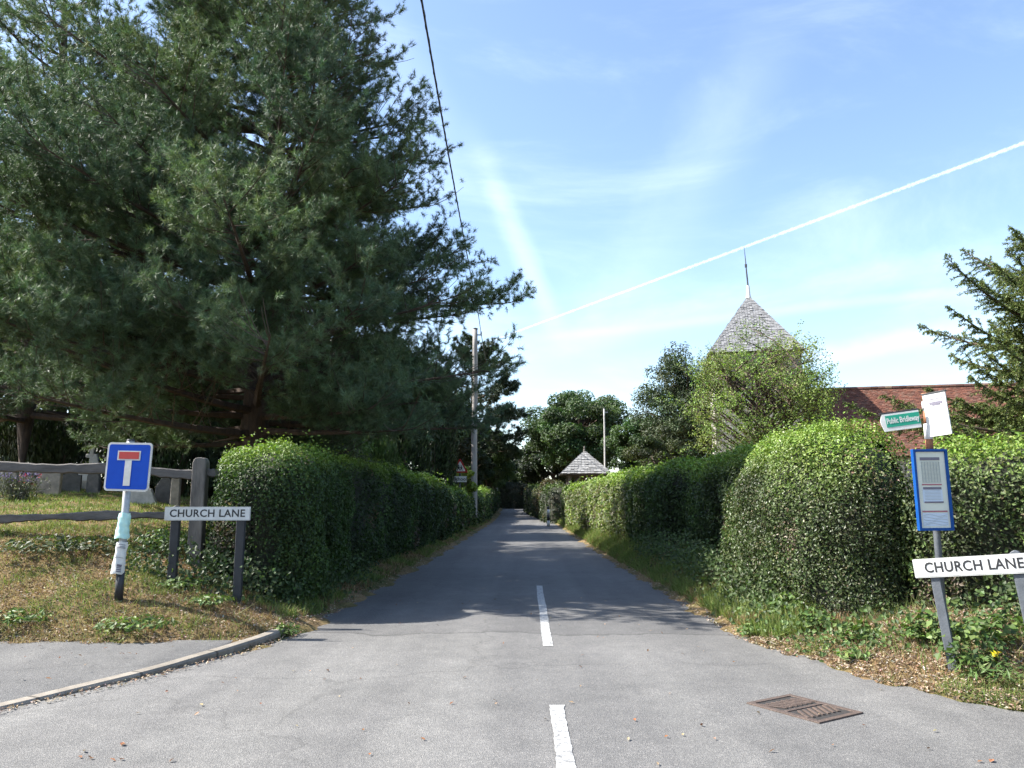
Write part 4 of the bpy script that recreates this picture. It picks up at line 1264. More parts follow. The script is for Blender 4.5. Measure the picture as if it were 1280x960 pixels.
rl = math.atan2(pR1[2] - pR0[2], np.linalg.norm((pR1 - pR0)[:2]))
nameplate(pR0, pR1, .158, rl, [(-.30, .06, .075, .07), (.315, .105, .085, .07)], 'bright CHURCH LANE nameplate on leaning grey posts below the bus stop', M['greypaint'], None, M['white'], M['offwhite'], .118, sx=.86)

# ------------------------------------------------------------------ bus stop
D = 7.25
bb = at(1176, 745, D); bt = at(1156.5, 492, D)
bz = float(H(bb.x, D))
bus = thing('bus_stop', Vector((bb.x, D, bz)), 'bus stop post with white flag, blue framed timetable and green bridleway finger', 'bus stop')
lo = np.array([bb.x + .01, D, bz - .2]); hi = np.array(bt)
def on(t): return lo + (hi - lo) * t
def tz(v): return (at(1165, v, D).z - lo[2]) / (hi[2] - lo[2])
b_ = Acc(); b_.tube([on(0), on(.5), on(1)], [.031] * 3, 14); part('post', b_, M['greypaint'], bus, True)
for t0_, t1_ in ((tz(563), tz(549)), (tz(529), tz(514)), (tz(501), 1.002)):
    b_ = Acc(); b_.tube([on(t0_), on(t1_)], [.0335] * 2, 14); part('rust_patch', b_, M['rust'], bus, True)
for t0_, t1_ in ((tz(549), tz(530)), (tz(511), tz(502))):
    b_ = Acc(); b_.tube([on(t0_), on(t1_)], [.038] * 2, 14); part('white_band', b_, M['lead'], bus, True)
# flag (right of the post, its right end nearer)
fl = np.array(at(1158, 0, D)); 
f0 = np.array(at(1157.5, 521.5, D - .03)); f1 = np.array(at(1185.5, 514, D - .20))
f0[2] = f1[2] = (f0[2] + f1[2]) / 2
a_f = math.atan2((f1 - f0)[1], (f1 - f0)[0]); Lf = np.linalg.norm((f1 - f0)[:2])
FM = Matrix.Translation(Vector((f0 + f1) / 2)) @ Matrix.Rotation(a_f, 4, 'Z') @ Matrix.Rotation(math.radians(-4.5), 4, 'Y')
s_ = Acc(); s_.prism(rrect(Lf, .40, .008, 3), -.008, .008, FM); flag = part('flag', s_, M['white'], bus)
s_ = Acc(); s_.box((0, 0, .205), (Lf + .02, .03, .012), FM, .002); part('top_rail', s_, M['darkpaint'], flag)
s_ = Acc(); 
for z_, h_, w_ in ((.145, .006, .6), (.108, .022, .58), (.09, .012, .35), (.048, .003, .8), (.01, .003, .7)): s_.box((.01, -.0095, z_), (Lf * w_, .003, h_), FM)
part('print', s_, M['ink'], flag)
# finger
g0_ = np.array(at(1101, 530, D + .02)); g1_ = np.array(at(1150, 522.5, D - .05))
zc_ = (g0_[2] + g1_[2]) / 2; Lg = np.linalg.norm((g1_ - g0_)[:2])
GM = Matrix.Translation(Vector(((g0_[0] + g1_[0]) / 2, (g0_[1] + g1_[1]) / 2, zc_))) @ Matrix.Rotation(math.atan2((g1_ - g0_)[1], (g1_ - g0_)[0]), 4, 'Z') @ Matrix.Rotation(math.radians(-7), 4, 'Y')
hh = .082
s_ = Acc(); s_.prism([(-Lg / 2 + .02, -hh), (Lg / 2, -hh), (Lg / 2, hh), (-Lg / 2 + .02, hh), (-Lg / 2, hh * .3), (-Lg / 2, -hh * .1)], -.007, .007, GM); fing = part('finger_sign', s_, M['white'], bus)
s_ = Acc(); s_.prism([(-Lg / 2 + .045, -hh + .035), (Lg / 2 - .002, -hh + .035), (Lg / 2 - .002, hh - .018), (-Lg / 2 + .045, hh - .018)], -.009, -.004, GM); part('green_face', s_, M['green'], fing)
s_ = Acc(); s_.box((0, .002, hh + .008), (Lg, .02, .014), GM, .002); part('top_rail', s_, M['darkpaint'], fing)
t_ = text_acc('Public Bridleway', .074, GM @ Matrix.Translation((.022, -.0102, .010)), .002, 1.0, bold=.0014, sx=.58); part('lettering', t_, M['white'], fing)
# timetable case
TC = at(1165.5, 612, D - .06)
TM = Matrix.Translation(TC) @ Matrix.Rotation(math.radians(3), 4, 'Z') @ Matrix.Rotation(math.radians(-.5), 4, 'Y')
w_, h_ = .325, .745
s_ = Acc(); s_.prism(rrect(w_, h_, .006, 3), -.004, .022, TM); case = part('timetable_case', s_, M['caseblue'], bus)
s_ = Acc(); fw = .024
for (cx, cz, sx, sz) in ((0, h_ / 2 - fw / 2, w_ - .001, fw), (0, -h_ / 2 + fw / 2, w_ - .001, fw), (-w_ / 2 + fw / 2, 0, fw, h_ - 2 * fw), (w_ / 2 - fw / 2, 0, fw, h_ - 2 * fw)): s_.box((cx, -.012, cz), (sx, .018, sz), TM, .002)
part('frame', s_, M['caseblue'], case)
s_ = Acc(); s_.prism(rrect(w_ - 2 * fw - .002, h_ - 2 * fw - .002, .002, 2), -.006, -.003, TM); part('backing', s_, M['paper'], case)
for c_, d_ in (((-.005, -.0075, -.055), (.185, .002, .13)), ((.0, -.0075, -.272), (.235, .002, .12))):
    s_ = Acc(); s_.box(c_, d_, TM); part('blue_sheet', s_, M['bluepaper'], case)
for c_, d_, m_, n_ in (((-.005, -.0088, .283), (.185, .002, .028), 'ink', 'heading'), ((-.005, -.0095, .012), (.17, .002, .022), 'ink', 'heading'), ((0, -.0095, -.115), (.18, .002, .014), 'ink', 'heading'), ((-.005, -.0088, .046), (.185, .002, .012), 'redink', 'red_heading'), ((0, -.0095, -.198), (.235, .002, .013), 'redink', 'red_heading')):
    s_ = Acc(); s_.box(c_, d_, TM); part(n_, s_, M[m_], case)
s_ = Acc()
for i in range(17): s_.box((-.005, -.0088, .255 - i * .0118), (.17, .0015, .003), TM)
for i in range(7): s_.box((-.085 + i * .0275, -.0091, .16), (.004, .0015, .19), TM)
for i in range(7): s_.box((-.005, -.0095, -.01 - i * .0135), (.15, .0015, .003), TM)
for i in range(5):
    pts_ = [Vector((-.11 + .22 * t, -.0095, -.235 - i * .02 + .008 * math.sin(t * 7 + i * 1.3))) for t in np.linspace(0, 1, 9)]
    s_.tube([TM @ q_ for q_ in pts_], .0016, 4)
part('timetable_print', s_, M['faintink'], case)

# ------------------------------------------------------------------ fence
fy = 10.55
fence = thing('wooden_fence', Vector((-8, fy, float(H(-8, fy)))), 'weathered wooden post and rail fence in front of the graves', 'fence')
def rail(pts, hz_, mat=M['oldwood']):
    a_ = Acc(); P = spline(np.asarray(pts, float), 50); n = len(P)
    w = .035; j1 = .010 * np.sin(np.linspace(0, 19, n)) + .006 * rng.standard_normal(n); j2 = .012 * np.sin(np.linspace(2, 24, n)) + .006 * rng.standard_normal(n)
    rows_ = [np.c_[P[:, 0], P[:, 1] + dy, P[:, 2] + dz] for dy, dz in ((-w, -hz_ / 2 + .015), (-w, hz_ / 2 - .015), (-w * .5, hz_ / 2), (w * .5, hz_ / 2), (w, hz_ / 2 - .015), (w, -hz_ / 2 + .015), (0, -hz_ / 2))]
    for i, r_ in enumerate(rows_): r_[:, 2] += (j1 if i in (1, 2, 3, 4) else j2)
    V = np.stack(rows_, 1); k = 7
    i = np.arange(n - 1)[:, None] * k; j = np.arange(k)[None]
    a_.add(V.reshape(-1, 3), np.stack([i + j, i + (j + 1) % k, i + k + (j + 1) % k, i + k + j], -1).reshape(-1, 4))
    a_.add(V[0], [list(range(k))]); a_.add(V[-1], [list(range(k))[::-1]])
    part('rail', a_, mat, fence)
rail([at(-180, 580, fy), at(0, 583, fy), at(60, 586, fy), at(110, 585.5, fy), at(160, 587, fy), at(205, 590.5, fy), at(246, 593, fy)], .135)
rail([at(-180, 647, fy), at(0, 649, fy), at(100, 645, fy), at(200, 644, fy), at(246, 642, fy)], .105)
rail([at(258, 591, fy + .02), at(290, 593, fy + .05), at(340, 596, fy + .3)], .10)
for u, vt in ((252, 572), (-120, 570)):
    p = at(u, vt, fy); g = float(H(p.x, fy)); a_ = Acc()
    a_.prism([(-.095, g - .3 - p.z), (.095, g - .3 - p.z), (.095, -.07), (.07, -.015), (.03, 0), (-.03, 0), (-.07, -.015), (-.095, -.07)], -.07, .07, Matrix.Translation((p.x, fy, p.z)), bev=.01)
    part('post', a_, M['oldpost'], fence)

# ------------------------------------------------------------------ school sign
D = 36.0
p = at(575, 588, D); g = float(H(p.x, D)); zc_ = at(575, 583.5, D).z
sch = thing('school_sign', Vector((p.x, D, g)), 'red triangular school warning sign standing up out of the left hedge', 'road sign')
a_ = Acc(); a_.tube([(p.x, D, g - .2), (p.x, D, zc_ + .25)], .038, 10); part('post', a_, M['darkpaint'], sch, True)
def tri(s, z0):
    pts = []; r = .05 * s
    for ang_ in (PI / 2, PI / 2 + 2 * PI / 3, PI / 2 + 4 * PI / 3):
        c_ = np.array([math.cos(ang_), math.sin(ang_)]) * (s * .577 - 2 * r)
        for t in np.linspace(-PI / 3, PI / 3, 4): pts.append((c_[0] + r * math.cos(ang_ + t), z0 + c_[1] + r * math.sin(ang_ + t)))
    return pts
SMt = Matrix.Translation((p.x, D - .05, zc_ - .05)) @ Matrix.Rotation(math.radians(-8), 4, 'Z')
a_ = Acc(); a_.prism(tri(.80, 0), -.008, .008, SMt); tp_ = part('warning_triangle', a_, M['red'], sch)
a_ = Acc(); a_.prism(tri(.56, 0), -.011, -.004, SMt); part('white_face', a_, M['white'], tp_)
a_ = Acc()
for (ox, sc1) in ((-.06, 1.0), (.065, .86)):   # two walking children
    f = lambda x, z: (ox + x * sc1, -.13 + z * sc1)
    a_.prism([f(.035 * math.cos(t), .245 + .035 * math.sin(t)) for t in np.linspace(0, 2 * PI, 10, endpoint=False)], -.0125, -.006, SMt)
    a_.prism([f(-.045, .08), f(.045, .08), f(.04, .2), f(-.04, .2)], -.0125, -.006, SMt)
    a_.prism([f(-.045, .085), f(-.005, .085), f(-.06, 0), f(-.09, .0)], -.0125, -.006, SMt)
    a_.prism([f(.005, .085), f(.045, .085), f(.085, 0), f(.055, 0)], -.0125, -.006, SMt)
    a_.prism([f(.03, .2), f(.04, .17), f(.10, .12), f(.10, .14)], -.0125, -.006, SMt)
    a_.prism([f(-.04, .17), f(-.03, .2), f(-.10, .14), f(-.10, .12)], -.0125, -.006, SMt)
part('children_emblem', a_, M['black'], tp_)
PMt = Matrix.Translation((p.x + .02, D - .05, at(575, 599, D).z)) @ Matrix.Rotation(math.radians(-8), 4, 'Z')
a_ = Acc(); a_.prism(rrect(.62, .27, .02, 3), -.008, .008, PMt); sp2 = part('plate', a_, M['white'], sch)
t_ = text_acc('School', .235, PMt @ Matrix.Translation((0, -.0105, 0)), .004, bold=.002); part('lettering', t_, M['black'], sp2)

# ------------------------------------------------------------------ bollard
p = at(685.5, 655, 44); g = float(rise(44)) ; bx = p.x
bol = thing('bollard', Vector((bx, 44, g)), 'black and white striped bollard at the edge of the lane', 'bollard')
zs = [0, .30, .36 + .3, .92, 1.14]
for i, (z0, z1) in enumerate(((0, .34), (.34, .66), (.66, .96), (.96, 1.14))):
    a_ = Acc(); a_.tube([(bx, 44, g + z0), (bx, 44, g + z1)] if i < 3 else [(bx, 44, g + z0), (bx, 44, g + z1 - .04), (bx, 44, g + z1)], [.085 - .004 * i] * 2 if i < 3 else [.072, .072, .04], 12)
    part('white_band' if i % 2 == 0 else 'black_band', a_, M['white'] if i % 2 == 0 else M['black'], bol, True)

# ------------------------------------------------------------------ drain cover
mc = thing('manhole_cover', Vector((2.07, 6.02, 0)), 'rusty cast iron drain cover set in the road before the corner hedge', 'drain cover')
DM = Matrix.Translation((2.07, 6.02, .004)) @ Matrix.Rotation(math.radians(-57), 4, 'Z')
a_ = Acc(); wx, wy = .64, .50
for (cx, cy, sx, sy) in ((0, wy / 2 - .022, wx, .044), (0, -wy / 2 + .022, wx, .044), (-wx / 2 + .022, 0, .044, wy - .088), (wx / 2 - .022, 0, .044, wy - .088)): a_.box((cx, cy, .001), (sx, sy, .012), DM, .002)
part('frame', a_, M['iron'], mc)
a_ = Acc(); a_.box((0, 0, -.004), (wx - .09, wy - .09, .010), DM); lid = part('lid', a_, M['darkiron'], mc)
a_ = Acc()
for sx, x0 in ((1, -.13), (-1, .13)):
    for i in range(7):
        y_ = -.17 + i * .0567
        Mb = DM @ Matrix.Translation((x0, y_, .003)) @ Matrix.Rotation(sx * .55, 4, 'Z')
        a_.box((0, 0, .003), (.19, .022, .012), Mb, .003)
a_.box((0, 0, .003), (.03, wy - .1, .008), DM, .002)
part('ribs', a_, M['iron'], lid)

# ------------------------------------------------------------------ graves
def stone(u, v, w, h, shape, mat, label, tilt=0, roll=0, yaw=0, th=.1, name='headstone', cat='gravestone', D=None):
    p = hit(u, v) if D is None else Vector((at(u, v, D).x, D, float(H(at(u, v, D).x, D))))
    if shape == 'flat': pts = [(-w / 2, -.2), (w / 2, -.2), (w / 2 * .95, h), (-w / 2 * .95, h)]
    elif shape == 'round': pts = [(-w / 2, -.2), (w / 2, -.2), (w / 2, h * .72)] + [(w / 2 * math.cos(t), h * .72 + h * .28 * math.sin(t)) for t in np.linspace(.2, PI - .2, 9)] + [(-w / 2, h * .72)]
    elif shape == 'point': pts = [(-w / 2, -.2), (w / 2, -.2), (w / 2, h * .55), (w * .1, h), (-w * .1, h), (-w / 2, h * .55)]
    elif shape == 'shoulder': pts = [(-w / 2, -.2), (w / 2, -.2), (w / 2, h * .8), (w * .3, h * .82), (w * .25, h), (-w * .25, h), (-w * .3, h * .82), (-w / 2, h * .8)]
    a_ = Acc(); a_.prism(pts, -th / 2, th / 2, rot_z(p, yaw, tilt, roll), bev=.012)
    return solo(name, a_, mat, p, label, cat, 'gravestones in the churchyard')
stone(60, 618, .56, .58, 'flat', M['stone'], 'brown flat-topped headstone between the fence rails', roll=.03)
stone(88, 614, .52, .55, 'shoulder', M['darkstone'], 'dark shouldered headstone with a pale top right of the brown one', yaw=.2)
stone(103, 612, .95, .5, 'flat', M['palestone'], 'wide blue-grey slab behind the dark shouldered headstone', D=24)
stone(116, 617, .40, .62, 'round', M['darkstone'], 'narrow rounded dark headstone below the stone cross', yaw=-.2)
stone(178, 630, .62, .44, 'point', M['palestone'], 'pale leaning stone to the right of the blue sign', roll=-.35, tilt=.1)
stone(205, 628, .45, .66, 'point', M['darkstone'], 'dark pointed headstone behind the left nameplate', roll=.05)
stone(219, 624, .2, .66, 'flat', M['stone'], 'thin upright stone beside the fence post', D=17)
stone(8, 618, .5, .55, 'round', M['stone'], 'rounded stone at the left edge behind the lavender', roll=-.1)
p = Vector((at(112, 610, 24).x, 24, float(H(at(112, 610, 24).x, 24))))
o = thing('grave_cross', p, 'pale stone cross rising above the top fence rail', 'gravestone', 'gravestones in the churchyard')
top = at(112, 561, 24).z - p.z
a_ = Acc(); Mx = Matrix.Translation(p)
a_.box((0, 0, top / 2), (.13, .11, top), Mx, .02); a_.box((0, 0, top - .22), (.38, .10, .12), Mx, .02); part('cross', a_, M['palestone'], o)
a_ = Acc(); a_.box((0, 0, .12), (.55, .5, .3), Mx, .03); part('base', a_, M['stone'], o)
stone(116.5, 612, .22, 1.15, 'round', M['palestone'], 'small pale rounded stone right of the cross', D=23.5)
# flowers
def flowers(u, v, label, cols, n, spread, hgt, name, leafc=(.05, .08, .03), petal=.05):
    p = hit(u, v)
    o = thing(name, p, label, 'flowers')
    st = Acc(); pt_ = Acc()
    a_ = rng.uniform(0, 2 * PI, n); r = spread * np.sqrt(rng.random(n))
    tip = np.c_[p.x + r * np.cos(a_), p.y + r * np.sin(a_), p.z + hgt * rng.uniform(.55, 1.05, n)]
    for t in tip[:160]:
        b_ = np.array([p.x + (t[0] - p.x) * .4, p.y + (t[1] - p.y) * .4, p.z - .03])
        st.tube(bez(b_, (b_ + t) / 2, t, 3), .004, 3, leafc, caps=False)
    P = np.repeat(tip, 9, 0) + rng.normal(0, petal * .55, (n * 9, 3)) * [1, 1, 1.0]
    leaf_quads(pt_, P, rng.normal(0, 1, P.shape), petal, petal * .7, pal(len(P), cols, None, .15), 1)
    Q = np.c_[p.x + rng.normal(0, spread * .5, n * 8), p.y + rng.normal(0, spread * .5, n * 8), p.z + rng.uniform(0, hgt * .7, n * 8)]
    leaf_quads(st, Q, rng.normal(0, 1, Q.shape), .10, .02, pal(len(Q), [leafc], None, .25), 1)
    part('stems', st, M['leaf'], o); part('blooms', pt_, M['petal'], o)
flowers(18, 624, 'clump of grey-purple lavender by the fence at the left edge', [(.22, .17, .36), (.28, .22, .42), (.2, .2, .22)], 110, .42, .6, 'lavender', (.10, .11, .08), .028)
flowers(33, 622, 'red and white flowers on a grave behind the fence', [(.6, .04, .05), (.7, .65, .62), (.55, .08, .12)], 22, .2, .42, 'grave_flowers', petal=.06)

# ------------------------------------------------------------------ grass, weeds, litter
def blades(P, h, w, col, lean=.5):
    n = len(P); a_ = rng.uniform(0, 2 * PI, n); h = h * rng.uniform(.5, 1.3, n)
    sd = np.c_[np.cos(a_), np.sin(a_), np.zeros(n)] * (w * rng.uniform(.7, 1.3, n))[:, None]
    b_ = rng.uniform(0, 2 * PI, n); le_ = rng.gamma(1.5, lean / 1.5, n).clip(0, 1.6) * h
    tip = P + np.c_[np.cos(b_) * le_, np.sin(b_) * le_, h / np.sqrt(1 + (le_ / h)**2)]
    return np.stack([P - sd, P + sd, tip], 1).reshape(-1, 3), np.arange(n * 3).reshape(-1, 3), col


def field(xr_, yr_, n, test):
    out = []
    tot = 0
    while tot < n:
        x = rng.uniform(*xr_, n); y = rng.uniform(*yr_, n); m = test(x, y)
        out.append(np.c_[x, y][m]); tot += m.sum()
        if len(out) > 60: break
    return np.concatenate(out)[:n]


def patch(x, y, s): return 1.25 * wob(x, y, 1.5, s) + .8 * wob(x, y, 4.3, s + 2)

straw = [(.30, .205, .12), (.24, .155, .095), (.36, .27, .17), (.17, .095, .056), (.14, .08, .048)]
gr = [(.13, .18, .045), (.16, .205, .06), (.10, .145, .035), (.20, .23, .08)]
def sward(n, xr_, yr_, test, h, w, dryness, seed, lean=.7):
    XY = field(xr_, yr_, n, test)
    P = np.c_[XY, H(XY[:, 0], XY[:, 1]) - .01]
    f = patch(XY[:, 0], XY[:, 1], seed) + rng.normal(0, .5, len(XY)) + dryness
    dry = f > 0
    col = np.where(dry[:, None], pal(len(XY), straw), pal(len(XY), gr))
    hh_ = np.where(dry, h * .75, h * 1.15)
    return blades(P, hh_, w, col, np.where(dry, lean * 1.7, lean).mean())

g_ = Acc()
# left bank in front of the fence
g_.add(*sward(90000, (-9.5, -2.9), (8.0, 11.2), lambda x, y: (dist_l(x, y) > .03), .07, .0042, .95, 3, .9))
# lawn behind the fence
g_.add(*sward(90000, (-18, -4.6), (10.6, 26), lambda x, y: rng.random(len(x)) < (11 / y)**1.3, .07, .008, -.75, 6, .6))
# right corner verge
g_.add(*sward(46000, (2.3, 7.5), (4.0, 9.2), lambda x, y: (dist_r(x, y) > -.22) & (dist_r(x, y) < 1.6) & (H(x, y) > .004), .07, .004, .45, 9, .9))
# right lane verge and hedge foot
g_.add(*sward(60000, (1.7, 3.6), (8.6, 50), lambda x, y: (dist_r(x, y) > .05) & (dist_r(x, y) < 1.0) & (rng.random(len(x)) < (9 / y)**.9), .16, .008, -.6, 12, .5))
# taller bents
g_.add(*sward(5000, (-9.5, -3.0), (8.2, 11.2), lambda x, y: dist_l(x, y) > .1, .17, .0035, .5, 23, .6))
g_.add(*sward(3500, (2.6, 7.5), (4.0, 9.2), lambda x, y: (dist_r(x, y) > .15) & (dist_r(x, y) < 1.6), .18, .0035, .3, 29, .6))
g_.add(*sward(16000, (1.9, 3.4), (18, 48), lambda x, y: (dist_r(x, y) > .1) & (dist_r(x, y) < .95), .24, .010, -.7, 31, .5))
# left lane verge
g_.add(*sward(30000, (-3.6, -2.0), (9.6, 55), lambda x, y: (dist_l(x, y) > .03) & (dist_l(x, y) < .9) & (rng.random(len(x)) < (10 / y)**.9), .12, .008, .1, 15, .5))
tag(link('grass', g_.mesh('grass', M['grass'])), 'patchy straw-coloured and green grass on the banks, lawn and verges', 'grass', kind='stuff')

lt = Acc()
XY = np.concatenate([field((-9, -2.7), (8.0, 11), 16000, lambda x, y: dist_l(x, y) > -.02), field((2.4, 8), (3.8, 9), 26000, lambda x, y: (dist_r(x, y) > -.24) & (dist_r(x, y) < 1.7) & (H(x, y) > -.004)),
                     field((1.9, 2.8), (8, 40), 2500, lambda x, y: (np.abs(dist_r(x, y)) < .16) & (rng.random(len(x)) < 9 / y)), field((-3.2, -2.2), (9, 40), 3000, lambda x, y: (np.abs(dist_l(x, y) - .05) < .2) & (rng.random(len(x)) < 10 / y)),
                     field((-3.9, -2.4), (5, 9.4), 420, lambda x, y: np.abs(np.interp(y, kc[:, 1], kc[:, 0]) + .07 - x) < .09)])
Z = np.maximum(H(XY[:, 0], XY[:, 1]), rise(XY[:, 1]) + .004) + .012
leaf_quads(lt, np.c_[XY, Z], np.tile([0, 0, 1.0], (len(XY), 1)), .036, .018, pal(len(XY), [(.25, .175, .115), (.18, .12, .075), (.33, .26, .185), (.40, .35, .28)]), .45)
XY = np.concatenate([field((-4, 3.4), (4.2, 13), 120, lambda x, y: (dist_r(x, y) < -.05) & (x > -2.9)), field((-7.5, -3.3), (6, 8), 60, lambda x, y: x < np.interp(y, kc[:, 1], kc[:, 0]) - .2)])
leaf_quads(lt, np.c_[XY, np.full(len(XY), .012) + .1 * (XY[:, 0] < -3)], np.tile([0, 0, 1.0], (len(XY), 1)), .04, .02, pal(len(XY), [(.24, .11, .05), (.30, .22, .14)]), .3)
for (u, v) in ((105, 948), (150, 952), (155, 932), (1240, 952)):
    p = at(u, v, 4.4); d_ = ray(u, v); t_ = -EYE / d_.z
    leaf_quads(lt, np.array([[d_.x * t_ + rng.normal(0, .03), d_.y * t_ + rng.normal(0, .01), .009] for _ in range(3)]), np.tile([0, 0, 1.0], (3, 1)), .045, .026, pal(3, [(.27, .13, .07)]), .25)
tag(link('leaf_litter', lt.mesh('leaf_litter', M['dry'])), 'brown fallen leaves and straw scattered on the banks and road edges', 'fallen leaves', kind='stuff')


def weed(x, y, r, h_, n, leaf, cols, label, group, name='weed', flower=None):
    z = float(H(x, y)); z = max(z, float(rise(y)) + .0)
    o = thing(name, Vector((x, y, z)), label, 'plant', group)
    a_ = Acc(); az = rng.uniform(0, 2 * PI, n); rr = r * np.sqrt(rng.random(n))
    hh_ = h_ * rng.uniform(.15, 1, n) * (1 - .5 * (rr / r)**2)
    P = np.c_[x + rr * np.cos(az), y + rr * np.sin(az), z + hh_]
    leaf_quads(a_, P, np.c_[np.cos(az) * .5, np.sin(az) * .5, np.ones(n)], leaf[0], leaf[1], pal(n, cols), .45)
    part('leaves', a_, M['leaf'], o)
    s_ = Acc()
    for i in range(0, n, max(1, n // 40)):
        s_.tube(bez(np.array([x, y, z - .02]) + rng.normal(0, r * .25, 3) * [1, 1, 0], (np.array([x, y, z]) + P[i]) / 2, P[i], 4), .003, 3, (.08, .10, .03), caps=False)
    part('stems', s_, M['leaf'], o)
    if flower:
        f_ = Acc(); c_ = np.array([x, y, z + h_ * 1.1]); f_p = c_ + rng.normal(0, .012, (26, 3))
        leaf_quads(f_, f_p, np.tile([0, -.5, 1.0], (26, 1)), .03, .015, pal(26, [flower]), .3)
        part('flower', f_, M['petal'], o)

def gp(u, v):
    p = hit(u, v, 3.5, 40); return p.x, p.y
wg = [(.09, .145, .035), (.115, .175, .045), (.07, .115, .03)]
W_L = 'green weeds on the left bank'; W_R = 'green weeds at the foot of the right corner hedge'
weed(*gp(357, 793), .16, .13, 110, (.07, .03), wg, 'grassy green tuft growing at the end of the kerb', W_L)
weed(*gp(170, 785), .42, .12, 240, (.085, .035), wg, 'wide green weed patch just behind the pavement edge', W_L)
weed(*gp(225, 735), .32, .10, 170, (.08, .034), wg, 'low weeds right of the sign post', W_L)
weed(*gp(262, 755), .28, .09, 130, (.08, .034), wg, 'low weed patch on the bank above the kerb', W_L)
weed(*gp(20, 780), .40, .13, 200, (.085, .035), wg, 'weed patch by the pavement at the left edge of view', W_L)
weed(*gp(205, 690), .35, .32, 260, (.075, .05), wg, 'leafy bramble beside the left nameplate post', W_L, 'bramble')
weed(*gp(60, 690), .60, .22, 320, (.075, .045), [(.035, .055, .018), (.055, .075, .025)], 'leafy growth below the lower fence rail', W_L, 'bramble')
weed(*gp(120, 690), .5, .2, 260, (.075, .045), [(.035, .055, .018), (.055, .075, .025)], 'leafy growth beside the green flyer', W_L, 'bramble')
for (u, v, r, h_, n, lb) in ((945, 795, .22, .12, 130, 'bright green weeds at the road edge left of the corner hedge'), (990, 770, .26, .26, 170, 'broad-leaved weed at the left foot of the corner hedge'), (1022, 788, .20, .2, 110, 'pale green weed in front of the corner hedge'),
                            (1075, 800, .22, .18, 110, 'small weed among dead leaves before the corner hedge'), (1165, 800, .26, .28, 170, 'weed cluster below the bus stop post'), (1070, 825, .15, .1, 60, 'tiny weed near the drain cover'),
                            (1250, 800, .3, .22, 160, 'weed clump around the leaning nameplate post')):
    x, y = gp(u, v); weed(x, y, r, h_, n, (.085, .06) if h_ > .15 else (.08, .035), wg, lb, W_R)
weed(3.72, 6.72, .26, .42, 210, (.07, .055), [(.05, .09, .025), (.09, .14, .035)], 'leafy ivy clump round the foot of the bright nameplate post', W_R)
weed(*gp(1246, 850), .34, .16, 260, (.09, .018), wg, 'grassy clump with one yellow flower at the right edge', W_R, 'yellow_flower', (.75, .55, .02))
# ivy at the hedge foot
def ivy(path, hmax, n, label, cols, size=.07):
    path = np.asarray(path, float); t = rng.random(n) * (len(path) - 1); k_ = t.astype(int).clip(0, len(path) - 2); f = (t - k_)[:, None]
    XY = path[k_] * (1 - f) + path[k_ + 1] * f + rng.normal(0, .16, (n, 2))
    z = H(XY[:, 0], XY[:, 1]) + hmax * rng.random(n)**1.7
    a_ = Acc(); d_ = unit(CAMP - np.c_[XY, z])
    leaf_quads(a_, np.c_[XY, z], d_ + [0, 0, .6], size, size * .8, pal(n, cols), .5)
    c0 = Vector((path[:, 0].mean(), path[:, 1].mean(), float(H(path[:, 0].mean(), path[:, 1].mean()))))
    solo('ivy', a_, M['leaf'], c0, label, 'ivy', 'ivy along the hedge foot')
ivy([(2.75, 9.3), (2.9, 8.2), (3.3, 7.65), (3.9, 7.4), (4.5, 7.35)], .36, 750, 'ivy spreading along the foot of the right corner hedge', [(.045, .08, .02), (.07, .115, .03), (.10, .15, .04)], .052)
ivy([(4.5, 7.45), (5.2, 7.1), (6.2, 6.6)], .5, 1500, 'ivy behind the right nameplate', [(.03, .055, .016), (.05, .08, .022)], .055)
ivy([(2.95, 9.5), (3.0, 12), (3.0, 16), (2.95, 20)], .6, 4200, 'shaded ivy along the foot of the right lane hedges', [(.05, .08, .022), (.07, .105, .03)], .06)
ivy([(-4.9, 9.75), (-4.0, 9.7), (-3.2, 10.2), (-3.05, 12), (-3.05, 15)], .5, 2600, 'dark ivy along the foot of the left corner hedge', [(.04, .065, .02), (.06, .09, .028)], .055)

# ------------------------------------------------------------------ sky
SUN_EL, SUN_AZ = math.radians(43), math.radians(3)     # sun at the left, a little ahead
sdir = Vector((-math.cos(SUN_EL) * math.cos(SUN_AZ), math.cos(SUN_EL) * math.sin(SUN_AZ), math.sin(SUN_EL)))
sl_ = bpy.data.lights.new('sun', 'SUN'); sl_.energy = 4.6; sl_.angle = math.radians(.53); sl_.color = (1, .955, .88)
so = bpy.data.objects.new('sun', sl_); COL.objects.link(so)
so.rotation_euler = sdir.to_track_quat('Z', 'Y').to_euler()
so.location = (-30, 10, 40)
wd = bpy.data.worlds.new('World'); scene.world = wd; wd.use_nodes = True
nt = wd.node_tree; nt.nodes.clear()
wo = nt.nodes.new('ShaderNodeOutputWorld'); bg = N(nt, 'ShaderNodeBackground', Strength=0.105)
sky = nt.nodes.new('ShaderNodeTexSky'); sky.sky_type = 'NISHITA'; sky.sun_disc = False
sky.sun_elevation = SUN_EL
sky.sun_rotation = math.atan2(sdir.x, sdir.y)
sky.air_density = 1.0; sky.dust_density = 1.0; sky.ozone_density = 1.5; sky.altitude = 60
